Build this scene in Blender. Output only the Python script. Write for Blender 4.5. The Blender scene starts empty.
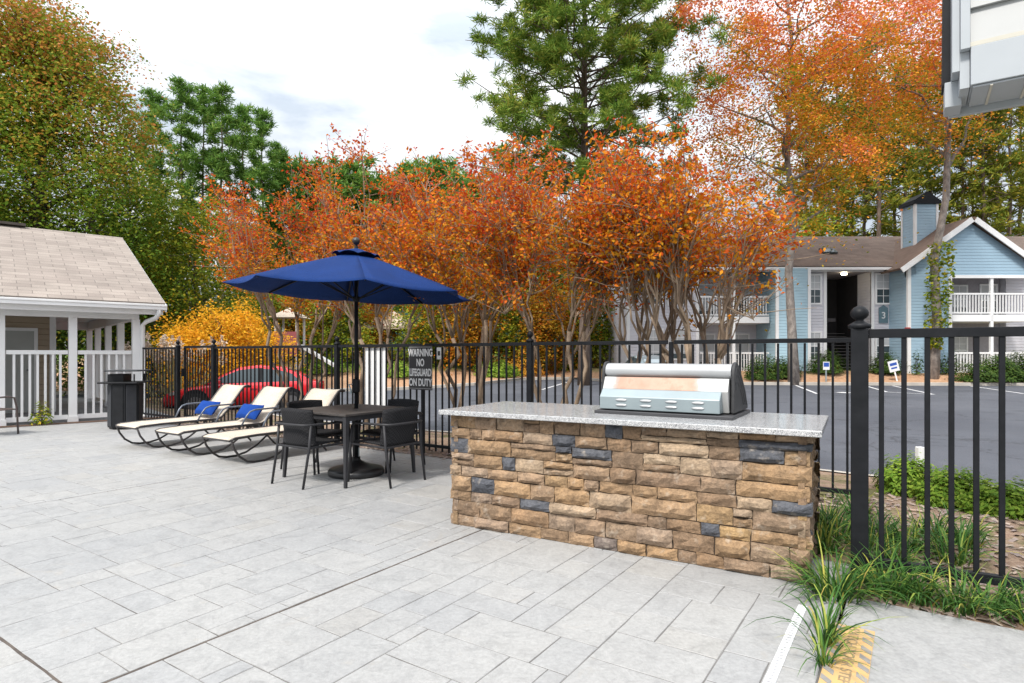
import bpy, math, random
import numpy as np
from mathutils import Matrix, Vector
R = math.radians
scene = bpy.context.scene
COL = scene.collection
rnd = random.Random(7)
FR = {}                      # object -> frame matrix (world), for parts given in world coordinates
ORD = ['first', 'second', 'third', 'fourth', 'fifth', 'sixth', 'seventh', 'eighth', 'ninth', 'tenth', 'eleventh', 'twelfth',
       'thirteenth', 'fourteenth', 'fifteenth', 'sixteenth', 'seventeenth', 'eighteenth', 'nineteenth', 'twentieth']

# ------------------------------------------------------------------ frames
CAMZ = 1.35
D1 = Vector((.831, -.556, 0)); D2 = Vector((.556, .831, 0))
DANG = math.atan2(-.556, .831)
def P(a, b, z=0): return Vector((a*D1.x + b*D2.x, a*D1.y + b*D2.y, z))
def AB(x, y): return (x*D1.x + y*D1.y, x*D2.x + y*D2.y)
def PX(px, Y, z=0): return Vector(((px-512)/600*Y, Y, z))
def interp(x, pts):
    pts = sorted(pts)
    if x <= pts[0][0]: return pts[0][1]
    for (x0, y0), (x1, y1) in zip(pts, pts[1:]):
        if x <= x1: return y0 + (y1-y0)*(x-x0)/(x1-x0)
    return pts[-1][1]
def sm(t): t = max(0, min(1, t)); return t*t*(3-2*t)
def lot_z(x, y): return -.15 - .32*sm((2-x)/9)

# ------------------------------------------------------------------ mesh builder
class MB:
    def __init__(s): s.v = []; s.f = []
    def add(s, vs, fs):
        n = len(s.v); s.v += [tuple(v) for v in vs]; s.f += [tuple(i+n for i in f) for f in fs]; return s
    def box(s, c, sz, rz=0, M=None):
        x, y, z = sz[0]/2, sz[1]/2, sz[2]/2
        vs = [Vector((sx*x, sy*y, szz*z)) for szz in (-1, 1) for sx, sy in ((-1, -1), (1, -1), (1, 1), (-1, 1))]
        if M is None: M = Matrix.Rotation(rz, 3, 'Z')
        vs = [M @ v + Vector(c) for v in vs]
        return s.add(vs, [(3, 2, 1, 0), (4, 5, 6, 7), (0, 1, 5, 4), (1, 2, 6, 5), (2, 3, 7, 6), (3, 0, 4, 7)])
    def b2(s, x0, x1, y0, y1, z0, z1):
        return s.box(((x0+x1)/2, (y0+y1)/2, (z0+z1)/2), (abs(x1-x0), abs(y1-y0), abs(z1-z0)))
    def bar(s, p, q, w, h, up=(0, 0, 1)):
        p, q = Vector(p), Vector(q); d = (q-p); L = d.length; d.normalize()
        up = Vector(up)
        if abs(d.dot(up)) > .98: up = Vector((0, 1, 0))
        sx = d.cross(up).normalized(); u = sx.cross(d)
        M = Matrix((sx, d, u)).transposed()
        return s.box((p+q)/2, (w, L, h), M=M)
    def quad(s, a, b, c, d): return s.add([a, b, c, d], [(0, 1, 2, 3)])
    def poly(s, pts): return s.add(pts, [tuple(range(len(pts)))])
    def prism(s, pts, vec):
        n = len(pts); vec = Vector(vec)
        vs = [Vector(p) for p in pts] + [Vector(p)+vec for p in pts]
        fs = [tuple(range(n-1, -1, -1)), tuple(range(n, 2*n))] + [(i, (i+1) % n, n+(i+1) % n, n+i) for i in range(n)]
        return s.add(vs, fs)
    def tube(s, pts, rad, n=6, caps=True, closed=False):
        pts = [Vector(p) for p in pts]; m = len(pts)
        if not hasattr(rad, '__len__'): rad = [rad]*m
        vs = []; prev = None
        for i, p in enumerate(pts):
            if closed: d = pts[(i+1) % m]-pts[i-1]
            else: d = pts[min(i+1, m-1)]-pts[max(i-1, 0)]
            d.normalize()
            if prev is None:
                r = Vector((0, 0, 1)) if abs(d.z) < .9 else Vector((1, 0, 0))
                sx = d.cross(r).normalized()
            else:
                sx = prev - d*prev.dot(d)
                sx = sx.normalized() if sx.length > 1e-6 else d.orthogonal().normalized()
            prev = sx; u = d.cross(sx)
            for k in range(n):
                t = 2*math.pi*k/n
                vs.append(p + (sx*math.cos(t)+u*math.sin(t))*rad[i])
        fs = []
        for i in range(m if closed else m-1):
            j = (i+1) % m
            for k in range(n):
                l = (k+1) % n
                fs.append((i*n+k, i*n+l, j*n+l, j*n+k))
        if caps and not closed:
            fs.append(tuple(range(n-1, -1, -1))); fs.append(tuple((m-1)*n+k for k in range(n)))
        return s.add(vs, fs)
    def lathe(s, prof, c=(0, 0, 0), n=16):
        c = Vector(c); vs = []; m = len(prof)
        for r, z in prof:
            for k in range(n):
                t = 2*math.pi*k/n
                vs.append(c+Vector((r*math.cos(t), r*math.sin(t), z)))
        fs = [(i*n+k, i*n+(k+1) % n, (i+1)*n+(k+1) % n, (i+1)*n+k) for i in range(m-1) for k in range(n)]
        fs += [tuple(range(n-1, -1, -1)), tuple((m-1)*n+k for k in range(n))]
        return s.add(vs, fs)
    def grid(s, fn, nu, nv):
        vs = [fn(i/nu, j/nv) for j in range(nv+1) for i in range(nu+1)]
        fs = [(j*(nu+1)+i, j*(nu+1)+i+1, (j+1)*(nu+1)+i+1, (j+1)*(nu+1)+i) for j in range(nv) for i in range(nu)]
        return s.add(vs, fs)
    def build(s, name, mat, parent=None, world=False, smooth=False, bevel=0, solid=0, seg=2):
        vs = s.v
        if world and parent is not None:
            Mi = FR[parent].inverted(); vs = [tuple(Mi @ Vector(v)) for v in vs]
        me = bpy.data.meshes.new(name); me.from_pydata(vs, [], s.f); me.update()
        o = bpy.data.objects.new(name, me); COL.objects.link(o)
        for m in (mat if isinstance(mat, (list, tuple)) else [mat]): me.materials.append(m)
        if parent is not None: o.parent = parent; FR[o] = FR[parent]
        else: FR[o] = Matrix.Identity(4)
        if smooth: me.polygons.foreach_set('use_smooth', [True]*len(me.polygons))
        if solid: md = o.modifiers.new('solid', 'SOLIDIFY'); md.thickness = solid; md.offset = 0
        if bevel:
            md = o.modifiers.new('bevel', 'BEVEL'); md.width = bevel; md.segments = seg; md.limit_method = 'ANGLE'; md.angle_limit = R(40)
            if not smooth: me.polygons.foreach_set('use_smooth', [True]*len(me.polygons)); md.harden_normals = True
        return o

def np_obj(name, V, F, mat, parent=None, smooth=False):
    V = np.asarray(V, np.float32); F = np.asarray(F, np.int32)
    me = bpy.data.meshes.new(name); k = F.shape[1]; n = len(F)
    me.vertices.add(len(V)); me.vertices.foreach_set('co', V.ravel())
    me.loops.add(n*k); me.loops.foreach_set('vertex_index', F.ravel())
    me.polygons.add(n); me.polygons.foreach_set('loop_start', np.arange(n, dtype=np.int32)*k)
    me.update(calc_edges=True); me.validate()
    o = bpy.data.objects.new(name, me); COL.objects.link(o); me.materials.append(mat)
    if parent is not None: o.parent = parent; FR[o] = FR[parent]
    else: FR[o] = Matrix.Identity(4)
    return o

def thing(name, label, cat, loc=(0, 0, 0), rz=0, group=None, sc=1):
    o = bpy.data.objects.new(name, None); COL.objects.link(o); o.empty_display_size = .2
    o.location = loc; o.rotation_euler = (0, 0, rz); o.scale = (sc, sc, sc)
    FR[o] = Matrix.Translation(Vector(loc)) @ Matrix.Rotation(rz, 4, 'Z') @ Matrix.Scale(sc, 4)
    o['label'] = label; o['category'] = cat
    if group: o['group'] = group
    return o
def tag(o, label, cat, group=None):
    o['label'] = label; o['category'] = cat
    if group: o['group'] = group
    return o
def kind(o, k='structure'): o['kind'] = k; return o
def dup(root, loc, rz=0, label=None, sc=None):
    r = root.copy(); COL.objects.link(r); r.location = loc; r.rotation_euler = (0, 0, rz)
    if sc is not None: r.scale = (sc, sc, sc) if not hasattr(sc, '__len__') else sc
    if label: r['label'] = label
    for ch in list(root.children):
        c = ch.copy(); COL.objects.link(c); c.parent = r
        for g in list(ch.children):
            d = g.copy(); COL.objects.link(d); d.parent = c
    return r
def text(body, size, mat, parent, M, name='lettering', bold=.012, depth=.0015, xs=1, al='CENTER', sp=1):
    cu = bpy.data.curves.new(name, 'FONT'); cu.body = body; cu.size = size; cu.extrude = depth; cu.offset = bold*size
    cu.align_x = al; cu.align_y = 'CENTER'; cu.space_line = sp
    o = bpy.data.objects.new(name, cu); COL.objects.link(o)
    cu.materials.append(mat); me = bpy.data.meshes.new_from_object(o.evaluated_get(bpy.context.evaluated_depsgraph_get()))
    bpy.data.objects.remove(o); o = bpy.data.objects.new(name, me); COL.objects.link(o); o.parent = parent
    o.matrix_local = M @ Matrix.Diagonal((xs, 1, 1, 1))
    return o

# ------------------------------------------------------------------ materials
def nodes(name):
    m = bpy.data.materials.new(name); m.use_nodes = True
    nt = m.node_tree; b = nt.nodes['Principled BSDF']
    return m, nt, b
def ramp(nt, stops, src=None):
    r = nt.nodes.new('ShaderNodeValToRGB'); el = r.color_ramp.elements
    while len(el) < len(stops): el.new(.5)
    for e, (p, c) in zip(el, stops): e.position = p; e.color = (*c, 1) if len(c) == 3 else c
    if src is not None: nt.links.new(src, r.inputs['Fac'])
    return r
def noise(nt, scale, detail=4, rough=.55, vec=None, dist=0):
    n = nt.nodes.new('ShaderNodeTexNoise'); n.inputs['Scale'].default_value = scale
    n.inputs['Detail'].default_value = detail; n.inputs['Roughness'].default_value = rough; n.inputs['Distortion'].default_value = dist
    if vec is None:
        tc = nt.nodes.new('ShaderNodeTexCoord'); vec = tc.outputs['Object']
    nt.links.new(vec, n.inputs['Vector']); return n
def vscale(nt, s, out='Object'):
    tc = nt.nodes.new('ShaderNodeTexCoord'); mp = nt.nodes.new('ShaderNodeMapping'); mp.inputs['Scale'].default_value = s
    nt.links.new(tc.outputs[out], mp.inputs['Vector']); return mp.outputs['Vector']
def mix(nt, fac, a, b, mode='MIX'):
    m = nt.nodes.new('ShaderNodeMix'); m.data_type = 'RGBA'; m.blend_type = mode
    for sock, val in ((m.inputs['Factor'], fac), (m.inputs[6], a), (m.inputs[7], b)):
        if isinstance(val, (int, float)): sock.default_value = val
        elif isinstance(val, tuple): sock.default_value = (*val, 1)
        else: nt.links.new(val, sock)
    return m.outputs[2]
def math_(nt, op, a, b=0, c=0):
    m = nt.nodes.new('ShaderNodeMath'); m.operation = op
    for i, v in enumerate((a, b, c)):
        if isinstance(v, (int, float)): m.inputs[i].default_value = v
        else: nt.links.new(v, m.inputs[i])
    return m.outputs[0]
def bump(nt, b, h, strength=.3, dist=.01):
    n = nt.nodes.new('ShaderNodeBump'); n.inputs['Strength'].default_value = strength; n.inputs['Distance'].default_value = dist
    nt.links.new(h, n.inputs['Height']); nt.links.new(n.outputs[0], b.inputs['Normal'])
def pm(name, c, c2=None, scale=6, rough=.6, metal=0, bmp=0, bscale=40, bdist=.005, detail=4, spec=None, island=None, lo=.3, hi=.7, coat=0):
    m, nt, b = nodes(name)
    b.inputs['Roughness'].default_value = rough; b.inputs['Metallic'].default_value = metal
    if spec is not None: b.inputs['Specular IOR Level'].default_value = spec
    if coat: b.inputs['Coat Weight'].default_value = coat; b.inputs['Coat Roughness'].default_value = .05
    if c2 is None: c2 = tuple(x*.82 for x in c)
    n = noise(nt, scale, detail)
    col = ramp(nt, [(lo, c), (hi, c2)], n.outputs['Fac']).outputs['Color']
    if island:
        g = nt.nodes.new('ShaderNodeNewGeometry')
        r2 = ramp(nt, island, g.outputs['Random Per Island'])
        col = mix(nt, .8, col, r2.outputs['Color'], 'MULTIPLY')
    nt.links.new(col, b.inputs['Base Color'])
    if bmp:
        n2 = noise(nt, bscale, 6); bump(nt, b, n2.outputs['Fac'], bmp, bdist)
    return m
def leafm(name, stops, nscale=.8, trans=.35, rough=.6, w=.65, zgrad=None, spec=.1):
    m, nt, b = nodes(name)
    g = nt.nodes.new('ShaderNodeNewGeometry')
    n = noise(nt, nscale, 3)
    f = math_(nt, 'MULTIPLY', g.outputs['Random Per Island'], w)
    f2 = math_(nt, 'MULTIPLY_ADD', n.outputs['Fac'], 1.5*(1-w)+.25, -.16)
    f = math_(nt, 'ADD', f, f2)
    if zgrad:                                      # leaf colour turns with height in the crown (autumn starts at the top)
        tc = nt.nodes.new('ShaderNodeTexCoord'); sp = nt.nodes.new('ShaderNodeSeparateXYZ'); nt.links.new(tc.outputs['Object'], sp.inputs[0])
        mr = nt.nodes.new('ShaderNodeMapRange'); mr.inputs[1].default_value = zgrad[0]; mr.inputs[2].default_value = zgrad[1]
        mr.inputs[3].default_value = zgrad[2]; mr.inputs[4].default_value = zgrad[3]
        nt.links.new(sp.outputs['Z'], mr.inputs[0]); f = math_(nt, 'ADD', f, mr.outputs[0])
    r = ramp(nt, stops, f)
    nt.links.new(r.outputs['Color'], b.inputs['Base Color']); b.inputs['Roughness'].default_value = rough
    b.inputs['Specular IOR Level'].default_value = spec
    tr = nt.nodes.new('ShaderNodeBsdfTranslucent'); nt.links.new(r.outputs['Color'], tr.inputs['Color'])
    ms = nt.nodes.new('ShaderNodeMixShader'); ms.inputs[0].default_value = trans
    nt.links.new(b.outputs[0], ms.inputs[1]); nt.links.new(tr.outputs[0], ms.inputs[2])
    nt.links.new(ms.outputs[0], nt.nodes['Material Output'].inputs['Surface'])
    return m
def siding(name, c, pitch=.18, vert='Z'):
    m, nt, b = nodes(name); b.inputs['Roughness'].default_value = .55
    tc = nt.nodes.new('ShaderNodeTexCoord'); sp = nt.nodes.new('ShaderNodeSeparateXYZ'); nt.links.new(tc.outputs['Object'], sp.inputs[0])
    f = math_(nt, 'FRACT', math_(nt, 'DIVIDE', sp.outputs[vert], pitch))
    n = noise(nt, .8, 3); c2 = tuple(x*.9 for x in c)
    col = ramp(nt, [(.3, c), (.7, c2)], n.outputs['Fac'])
    nt.links.new(col.outputs['Color'], b.inputs['Base Color'])
    h = ramp(nt, [(0, (0, 0, 0)), (.06, (.2, .2, .2)), (.09, (1, 1, 1)), (1, (.35, .35, .35))], f)
    bump(nt, b, h.outputs['Color'], .9, .03)
    return m
def shingle(name, c, c2, pitch=.16, vec=(1, 1, 1)):
    m, nt, b = nodes(name); b.inputs['Roughness'].default_value = .9
    v = vscale(nt, vec)
    br = nt.nodes.new('ShaderNodeTexBrick'); nt.links.new(v, br.inputs['Vector'])
    br.inputs['Color1'].default_value = (*c, 1); br.inputs['Color2'].default_value = (*c2, 1); br.inputs['Mortar'].default_value = tuple(x*.55 for x in c)+(1,)
    br.inputs['Scale'].default_value = 1; br.inputs['Brick Width'].default_value = pitch*2.2; br.inputs['Row Height'].default_value = pitch
    br.inputs['Mortar Size'].default_value = .008; br.inputs['Mortar Smooth'].default_value = .4; br.inputs['Bias'].default_value = -.1
    n = noise(nt, 1.2, 5); n2 = noise(nt, 60, 3)
    col = mix(nt, .5, br.outputs['Color'], ramp(nt, [(.3, (.62, .6, .58)), (.7, (1.25, 1.22, 1.2))], n.outputs['Fac']).outputs['Color'], 'MULTIPLY')
    col = mix(nt, .5, col, ramp(nt, [(.3, (.6, .6, .6)), (.7, (1.4, 1.4, 1.4))], n2.outputs['Fac']).outputs['Color'], 'MULTIPLY')
    nt.links.new(col, b.inputs['Base Color'])
    inv = math_(nt, 'SUBTRACT', 1, br.outputs['Fac']); bump(nt, b, inv, .6, .01)
    return m
def glass_m(name, c=(.05, .07, .08)):
    m, nt, b = nodes(name); b.inputs['Base Color'].default_value = (*c, 1); b.inputs['Roughness'].default_value = .05
    b.inputs['Specular IOR Level'].default_value = .7
    return m
def bark(name, c, c2, s=(8, 8, 1.6), bs=.8):
    m, nt, b = nodes(name); b.inputs['Roughness'].default_value = .85
    v = vscale(nt, s); n = noise(nt, 1.5, 6, .65, v)
    nt.links.new(ramp(nt, [(.35, c2), (.65, c)], n.outputs['Fac']).outputs['Color'], b.inputs['Base Color'])
    bump(nt, b, n.outputs['Fac'], bs, .03)
    return m

BLACK = pm('black_powder_coat', (.008, .009, .011), (.014, .015, .018), 12, rough=.5, bmp=.08, bscale=180, spec=.18)
DGREY = pm('dark_grey_aluminium', (.028, .028, .031), (.036, .036, .04), 20, rough=.5, spec=.3)
WHITE = pm('white_paint', (.84, .84, .84), (.78, .78, .785), 2.5, rough=.5, bmp=.05)
WHITE2 = pm('white_vinyl', (.74, .75, .77), (.66, .67, .7), 1.5, rough=.45)

# stamped concrete: large random stones, each with its own tone
def concrete_tiles():
    m, nt, b = nodes('stamped_concrete')
    g = nt.nodes.new('ShaderNodeNewGeometry')
    n1 = noise(nt, .35, 4, .6); n2 = noise(nt, 7, 8, .72, dist=1.1); n3 = noise(nt, 45, 5, .75); n4 = noise(nt, 2.2, 6, .66, dist=1.4)
    base = ramp(nt, [(0, (.308, .311, .314)), (.5, (.322, .323, .322)), (.9, (.336, .335, .33)), (1, (.33, .324, .312))], g.outputs['Random Per Island']).outputs['Color']
    base = mix(nt, .75, base, ramp(nt, [(.3, (.82, .83, .85)), (.7, (1.12, 1.11, 1.09))], n1.outputs['Fac']).outputs['Color'], 'MULTIPLY')
    base = mix(nt, .75, base, ramp(nt, [(.25, (.72, .725, .735)), (.5, (1, 1, 1)), (.75, (1.13, 1.125, 1.12))], n2.outputs['Fac']).outputs['Color'], 'MULTIPLY')
    base = mix(nt, .5, base, ramp(nt, [(.3, (.66, .66, .66)), (.7, (1.28, 1.28, 1.28))], n3.outputs['Fac']).outputs['Color'], 'MULTIPLY')
    stain = ramp(nt, [(.6, (0, 0, 0)), (.76, (.5, .5, .5))], n4.outputs['Fac']).outputs['Color']
    base = mix(nt, stain, base, (.33, .295, .25))
    nt.links.new(base, b.inputs['Base Color'])
    rg = ramp(nt, [(.3, (.5, .5, .5)), (.7, (.72, .72, .72))], n2.outputs['Fac']); nt.links.new(rg.outputs['Color'], b.inputs['Roughness'])
    hh = math_(nt, 'MULTIPLY_ADD', n3.outputs['Fac'], .25, n2.outputs['Fac']); bump(nt, b, hh, .55, .010)
    return m
TILE = concrete_tiles()
CONC = pm('plain_concrete', (.29, .295, .305), (.215, .22, .228), 2.2, rough=.75, bmp=.3, bscale=60, detail=8)
GROUT = pm('dirty_joint', (.20, .195, .19), (.09, .085, .08), 3, rough=.95)
KERB = pm('kerb_concrete', (.50, .46, .41), (.36, .33, .29), 1.5, rough=.85, bmp=.2)
def asphalt():
    m, nt, b = nodes('asphalt'); b.inputs['Roughness'].default_value = .75
    n = noise(nt, .25, 6, .6); n2 = noise(nt, 90, 3)
    c = ramp(nt, [(.3, (.052, .057, .072)), (.7, (.088, .094, .112))], n.outputs['Fac']).outputs['Color']
    c = mix(nt, .6, c, ramp(nt, [(.35, (.7, .7, .7)), (.65, (1.35, 1.35, 1.35))], n2.outputs['Fac']).outputs['Color'], 'MULTIPLY')
    v = nt.nodes.new('ShaderNodeTexVoronoi'); v.feature = 'DISTANCE_TO_EDGE'; v.inputs['Scale'].default_value = .28
    n5 = noise(nt, 1.5, 5, .6); tc = nt.nodes.new('ShaderNodeTexCoord'); va = nt.nodes.new('ShaderNodeVectorMath'); va.operation = 'MULTIPLY_ADD'
    nt.links.new(n5.outputs['Color'], va.inputs[0]); va.inputs[1].default_value = (1.2, 1.2, 1.2); nt.links.new(tc.outputs['Object'], va.inputs[2]); nt.links.new(va.outputs[0], v.inputs['Vector'])
    c = mix(nt, 1, c, ramp(nt, [(.0, (.45, .45, .45)), (.012, (1, 1, 1))], v.outputs['Distance']).outputs['Color'], 'MULTIPLY')
    n6 = noise(nt, .55, 4, .7); c = mix(nt, 1, c, ramp(nt, [(.3, (.62, .62, .62)), (.42, (1, 1, 1)), (.62, (1, 1, 1)), (.7, (1.22, 1.2, 1.17))], n6.outputs['Fac']).outputs['Color'], 'MULTIPLY')
    nt.links.new(c, b.inputs['Base Color']); bump(nt, b, n2.outputs['Fac'], .4, .01)
    return m
ASPH = asphalt()
PAINT = pm('worn_white_line', (.75, .75, .75), (.5, .5, .52), 12, rough=.7)
MULCH = pm('mulch_soil', (.15, .085, .055), (.07, .04, .027), 9, rough=.95, bmp=.9, bscale=35, bdist=.03, detail=8)
def bed_mat():
    m, nt, b = nodes('bed_soil'); b.inputs['Roughness'].default_value = .95
    n = noise(nt, 1.3, 6, .65); n2 = noise(nt, 22, 6, .7); n3 = noise(nt, 2.1, 4, .6, dist=.5)
    c = ramp(nt, [(.3, (.16, .10, .07)), (.5, (.25, .17, .12)), (.7, (.32, .235, .17))], n2.outputs['Fac']).outputs['Color']
    moss = ramp(nt, [(.5, (0, 0, 0)), (.6, (.85, .85, .85))], n3.outputs['Fac']).outputs['Color']
    c = mix(nt, moss, c, ramp(nt, [(.3, (.05, .06, .015)), (.7, (.16, .15, .045))], n2.outputs['Fac']).outputs['Color'])
    nt.links.new(c, b.inputs['Base Color']); bump(nt, b, n2.outputs['Fac'], .8, .03)
    return m
BED = bed_mat()
def bank_mat():
    m, nt, b = nodes('pine_straw_and_lawn'); b.inputs['Roughness'].default_value = .95
    n = noise(nt, .35, 6, .6); n2 = noise(nt, 6, 6, .7); n3 = noise(nt, .16, 3)
    straw = ramp(nt, [(.3, (.30, .16, .085)), (.7, (.50, .31, .19))], n2.outputs['Fac']).outputs['Color']
    lawn = ramp(nt, [(.3, (.07, .14, .02)), (.7, (.16, .24, .045))], n2.outputs['Fac']).outputs['Color']
    tc = nt.nodes.new('ShaderNodeTexCoord'); sp = nt.nodes.new('ShaderNodeSeparateXYZ'); nt.links.new(tc.outputs['Object'], sp.inputs[0])
    zf = nt.nodes.new('ShaderNodeMapRange'); zf.inputs[1].default_value = .25; zf.inputs[2].default_value = .6
    nt.links.new(sp.outputs['Z'], zf.inputs[0])
    pat = ramp(nt, [(.42, (0, 0, 0)), (.52, (1, 1, 1))], n.outputs['Fac']).outputs['Color']
    f = math_(nt, 'MULTIPLY', zf.outputs[0], pat)
    nt.links.new(mix(nt, f, straw, lawn), b.inputs['Base Color']); bump(nt, b, n2.outputs['Fac'], .7, .05)
    return m
BANK = bank_mat()
EARTH = pm('earth', (.10, .09, .045), (.06, .065, .03), .3, rough=.95)
GRAN = None
def granite():
    m, nt, b = nodes('grey_granite'); b.inputs['Roughness'].default_value = .16
    vo = nt.nodes.new('ShaderNodeTexVoronoi'); vo.inputs['Scale'].default_value = 260
    tc = nt.nodes.new('ShaderNodeTexCoord'); nt.links.new(tc.outputs['Object'], vo.inputs['Vector'])
    c = ramp(nt, [(0, (.03, .03, .035)), (.16, (.14, .14, .15)), (.4, (.36, .37, .38)), (.75, (.55, .55, .55)), (1, (.66, .65, .63))], vo.outputs['Color']).outputs['Color']
    n = noise(nt, 30, 4)
    c = mix(nt, .5, c, ramp(nt, [(.35, (.75, .75, .78)), (.65, (1.15, 1.15, 1.15))], n.outputs['Fac']).outputs['Color'], 'MULTIPLY')
    nt.links.new(c, b.inputs['Base Color']); return m
GRAN = granite()
def stone_m():
    m, nt, b = nodes('ledge_stone'); b.inputs['Roughness'].default_value = .85
    g = nt.nodes.new('ShaderNodeNewGeometry')
    c = ramp(nt, [(0, (.07, .075, .09)), (.065, (.10, .105, .12)), (.075, (.27, .17, .095)), (.3, (.19, .13, .085)), (.48, (.32, .205, .11)), (.66, (.25, .18, .13)), (.8, (.37, .275, .185)), (.92, (.21, .14, .09)), (1, (.36, .235, .11))], g.outputs['Random Per Island']).outputs['Color']
    n = noise(nt, 7, 6, .65, dist=.8); n2 = noise(nt, 55, 6, .7); n3 = noise(nt, 14, 4, .6)
    c = mix(nt, .8, c, ramp(nt, [(.28, (.36, .34, .33)), (.5, (1, 1, 1)), (.75, (1.5, 1.45, 1.38))], n.outputs['Fac']).outputs['Color'], 'MULTIPLY')
    c = mix(nt, .6, c, ramp(nt, [(.3, (.42, .42, .42)), (.7, (1.5, 1.5, 1.5))], n2.outputs['Fac']).outputs['Color'], 'MULTIPLY')
    eff = ramp(nt, [(.58, (0, 0, 0)), (.74, (.5, .5, .5))], n3.outputs['Fac']).outputs['Color']
    c = mix(nt, eff, c, (.50, .43, .35))
    nt.links.new(c, b.inputs['Base Color'])
    hh = math_(nt, 'MULTIPLY_ADD', n2.outputs['Fac'], .35, n.outputs['Fac']); bump(nt, b, hh, 1.0, .022)
    return m
STONE = stone_m()
WEAVE = None
def weave(name, c, s=120):
    m, nt, b = nodes(name); b.inputs['Roughness'].default_value = .8; b.inputs['Specular IOR Level'].default_value = .12
    v = vscale(nt, (s, s, s))
    ch = nt.nodes.new('ShaderNodeTexChecker'); ch.inputs['Scale'].default_value = 1; nt.links.new(v, ch.inputs['Vector'])
    ch.inputs['Color1'].default_value = (*c, 1); ch.inputs['Color2'].default_value = tuple(x*.55 for x in c)+(1,)
    n = noise(nt, 4, 3)
    col = mix(nt, .5, ch.outputs['Color'], ramp(nt, [(.3, (.8, .8, .8)), (.7, (1.2, 1.2, 1.2))], n.outputs['Fac']).outputs['Color'], 'MULTIPLY')
    nt.links.new(col, b.inputs['Base Color']); bump(nt, b, ch.outputs['Fac'], .4, .003)
    return m
WEAVE = weave('charcoal_wicker', (.032, .032, .035), 60)
SLING = weave('cream_sling', (.70, .62, .52), 160)
SLING2 = weave('brown_sling', (.16, .125, .115), 120)
CANVAS = weave('navy_canvas', (.007, .036, .165), 300)
PILLOW = pm('royal_blue_fabric', (.012, .055, .27), (.01, .045, .22), 8, rough=.9, spec=.1, bmp=.15, bscale=200)
FRAME = pm('espresso_frame', (.03, .027, .027), (.045, .04, .04), 10, rough=.4)
ARMM = pm('blue_grey_arm', (.16, .18, .22), (.12, .14, .17), 10, rough=.35, metal=.3)

# ------------------------------------------------------------------ camera, sky, sun
cam = bpy.data.cameras.new('camera'); co = bpy.data.objects.new('camera', cam); COL.objects.link(co)
co.location = (0, 0, CAMZ); co.rotation_euler = (R(90), 0, 0)
cam.sensor_width = 36; cam.lens = 36*600/1024; cam.shift_y = 13.3/1024; cam.clip_start = .05; cam.clip_end = 2000
scene.camera = co
SUN_EL, SUN_AZ = R(52), R(215)          # azimuth clockwise from +Y: sun behind and left of the camera
w = bpy.data.worlds.new('World'); scene.world = w; w.use_nodes = True
nt = w.node_tree; bg = nt.nodes['Background']
sky = nt.nodes.new('ShaderNodeTexSky'); sky.sky_type = 'NISHITA'; sky.sun_disc = False
sky.sun_elevation = SUN_EL; sky.sun_rotation = SUN_AZ; sky.air_density = 1; sky.dust_density = 1.5
tc = nt.nodes.new('ShaderNodeTexCoord'); mp = nt.nodes.new('ShaderNodeMapping'); mp.inputs['Scale'].default_value = (1.3, 1.3, 4.2)
mp.inputs['Location'].default_value = (.35, .1, .3)
nt.links.new(tc.outputs['Generated'], mp.inputs['Vector'])
cn = noise(nt, 1.6, 7, .56, mp.outputs['Vector'], .5)
cover = ramp(nt, [(.30, (.55, .55, .55)), (.55, (1, 1, 1))], cn.outputs['Fac']).outputs['Color']
cn2 = noise(nt, 2.6, 6, .55, mp.outputs['Vector'], .3)
cc = ramp(nt, [(.33, (5.7, 6.4, 7.3)), (.60, (10.4, 10.55, 10.7))], cn2.outputs['Fac']).outputs['Color']
sp = nt.nodes.new('ShaderNodeSeparateXYZ'); nt.links.new(tc.outputs['Generated'], sp.inputs[0])
zz = math_(nt, 'MULTIPLY_ADD', math_(nt, 'MAXIMUM', sp.outputs['Z'], 0), 1.5, .42)      # an overcast dome is brighter overhead than at the horizon
cm = nt.nodes.new('ShaderNodeMix'); cm.data_type = 'RGBA'; cm.blend_type = 'MULTIPLY'; cm.inputs['Factor'].default_value = 1
nt.links.new(cc, cm.inputs[6]); nt.links.new(zz, cm.inputs[7])
nt.links.new(mix(nt, cover, sky.outputs['Color'], cm.outputs[2]), bg.inputs['Color'])
bg.inputs['Strength'].default_value = .088
sl = bpy.data.lights.new('sun', 'SUN'); sl.energy = 2.8; sl.angle = R(10); sl.color = (1, .95, .88)
so = bpy.data.objects.new('sun', sl); COL.objects.link(so)
sd = Vector((math.sin(SUN_AZ)*math.cos(SUN_EL), math.cos(SUN_AZ)*math.cos(SUN_EL), math.sin(SUN_EL)))
so.rotation_euler = sd.to_track_quat('Z', 'Y').to_euler()
vs_ = scene.view_settings; vs_.view_transform = 'Standard'; vs_.look = 'None'; vs_.exposure = .68; vs_.gamma = 1
scene.cycles.max_bounces = 6; scene.cycles.diffuse_bounces = 3; scene.cycles.transparent_max_bounces = 4
scene.cycles.use_denoising = True
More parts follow.
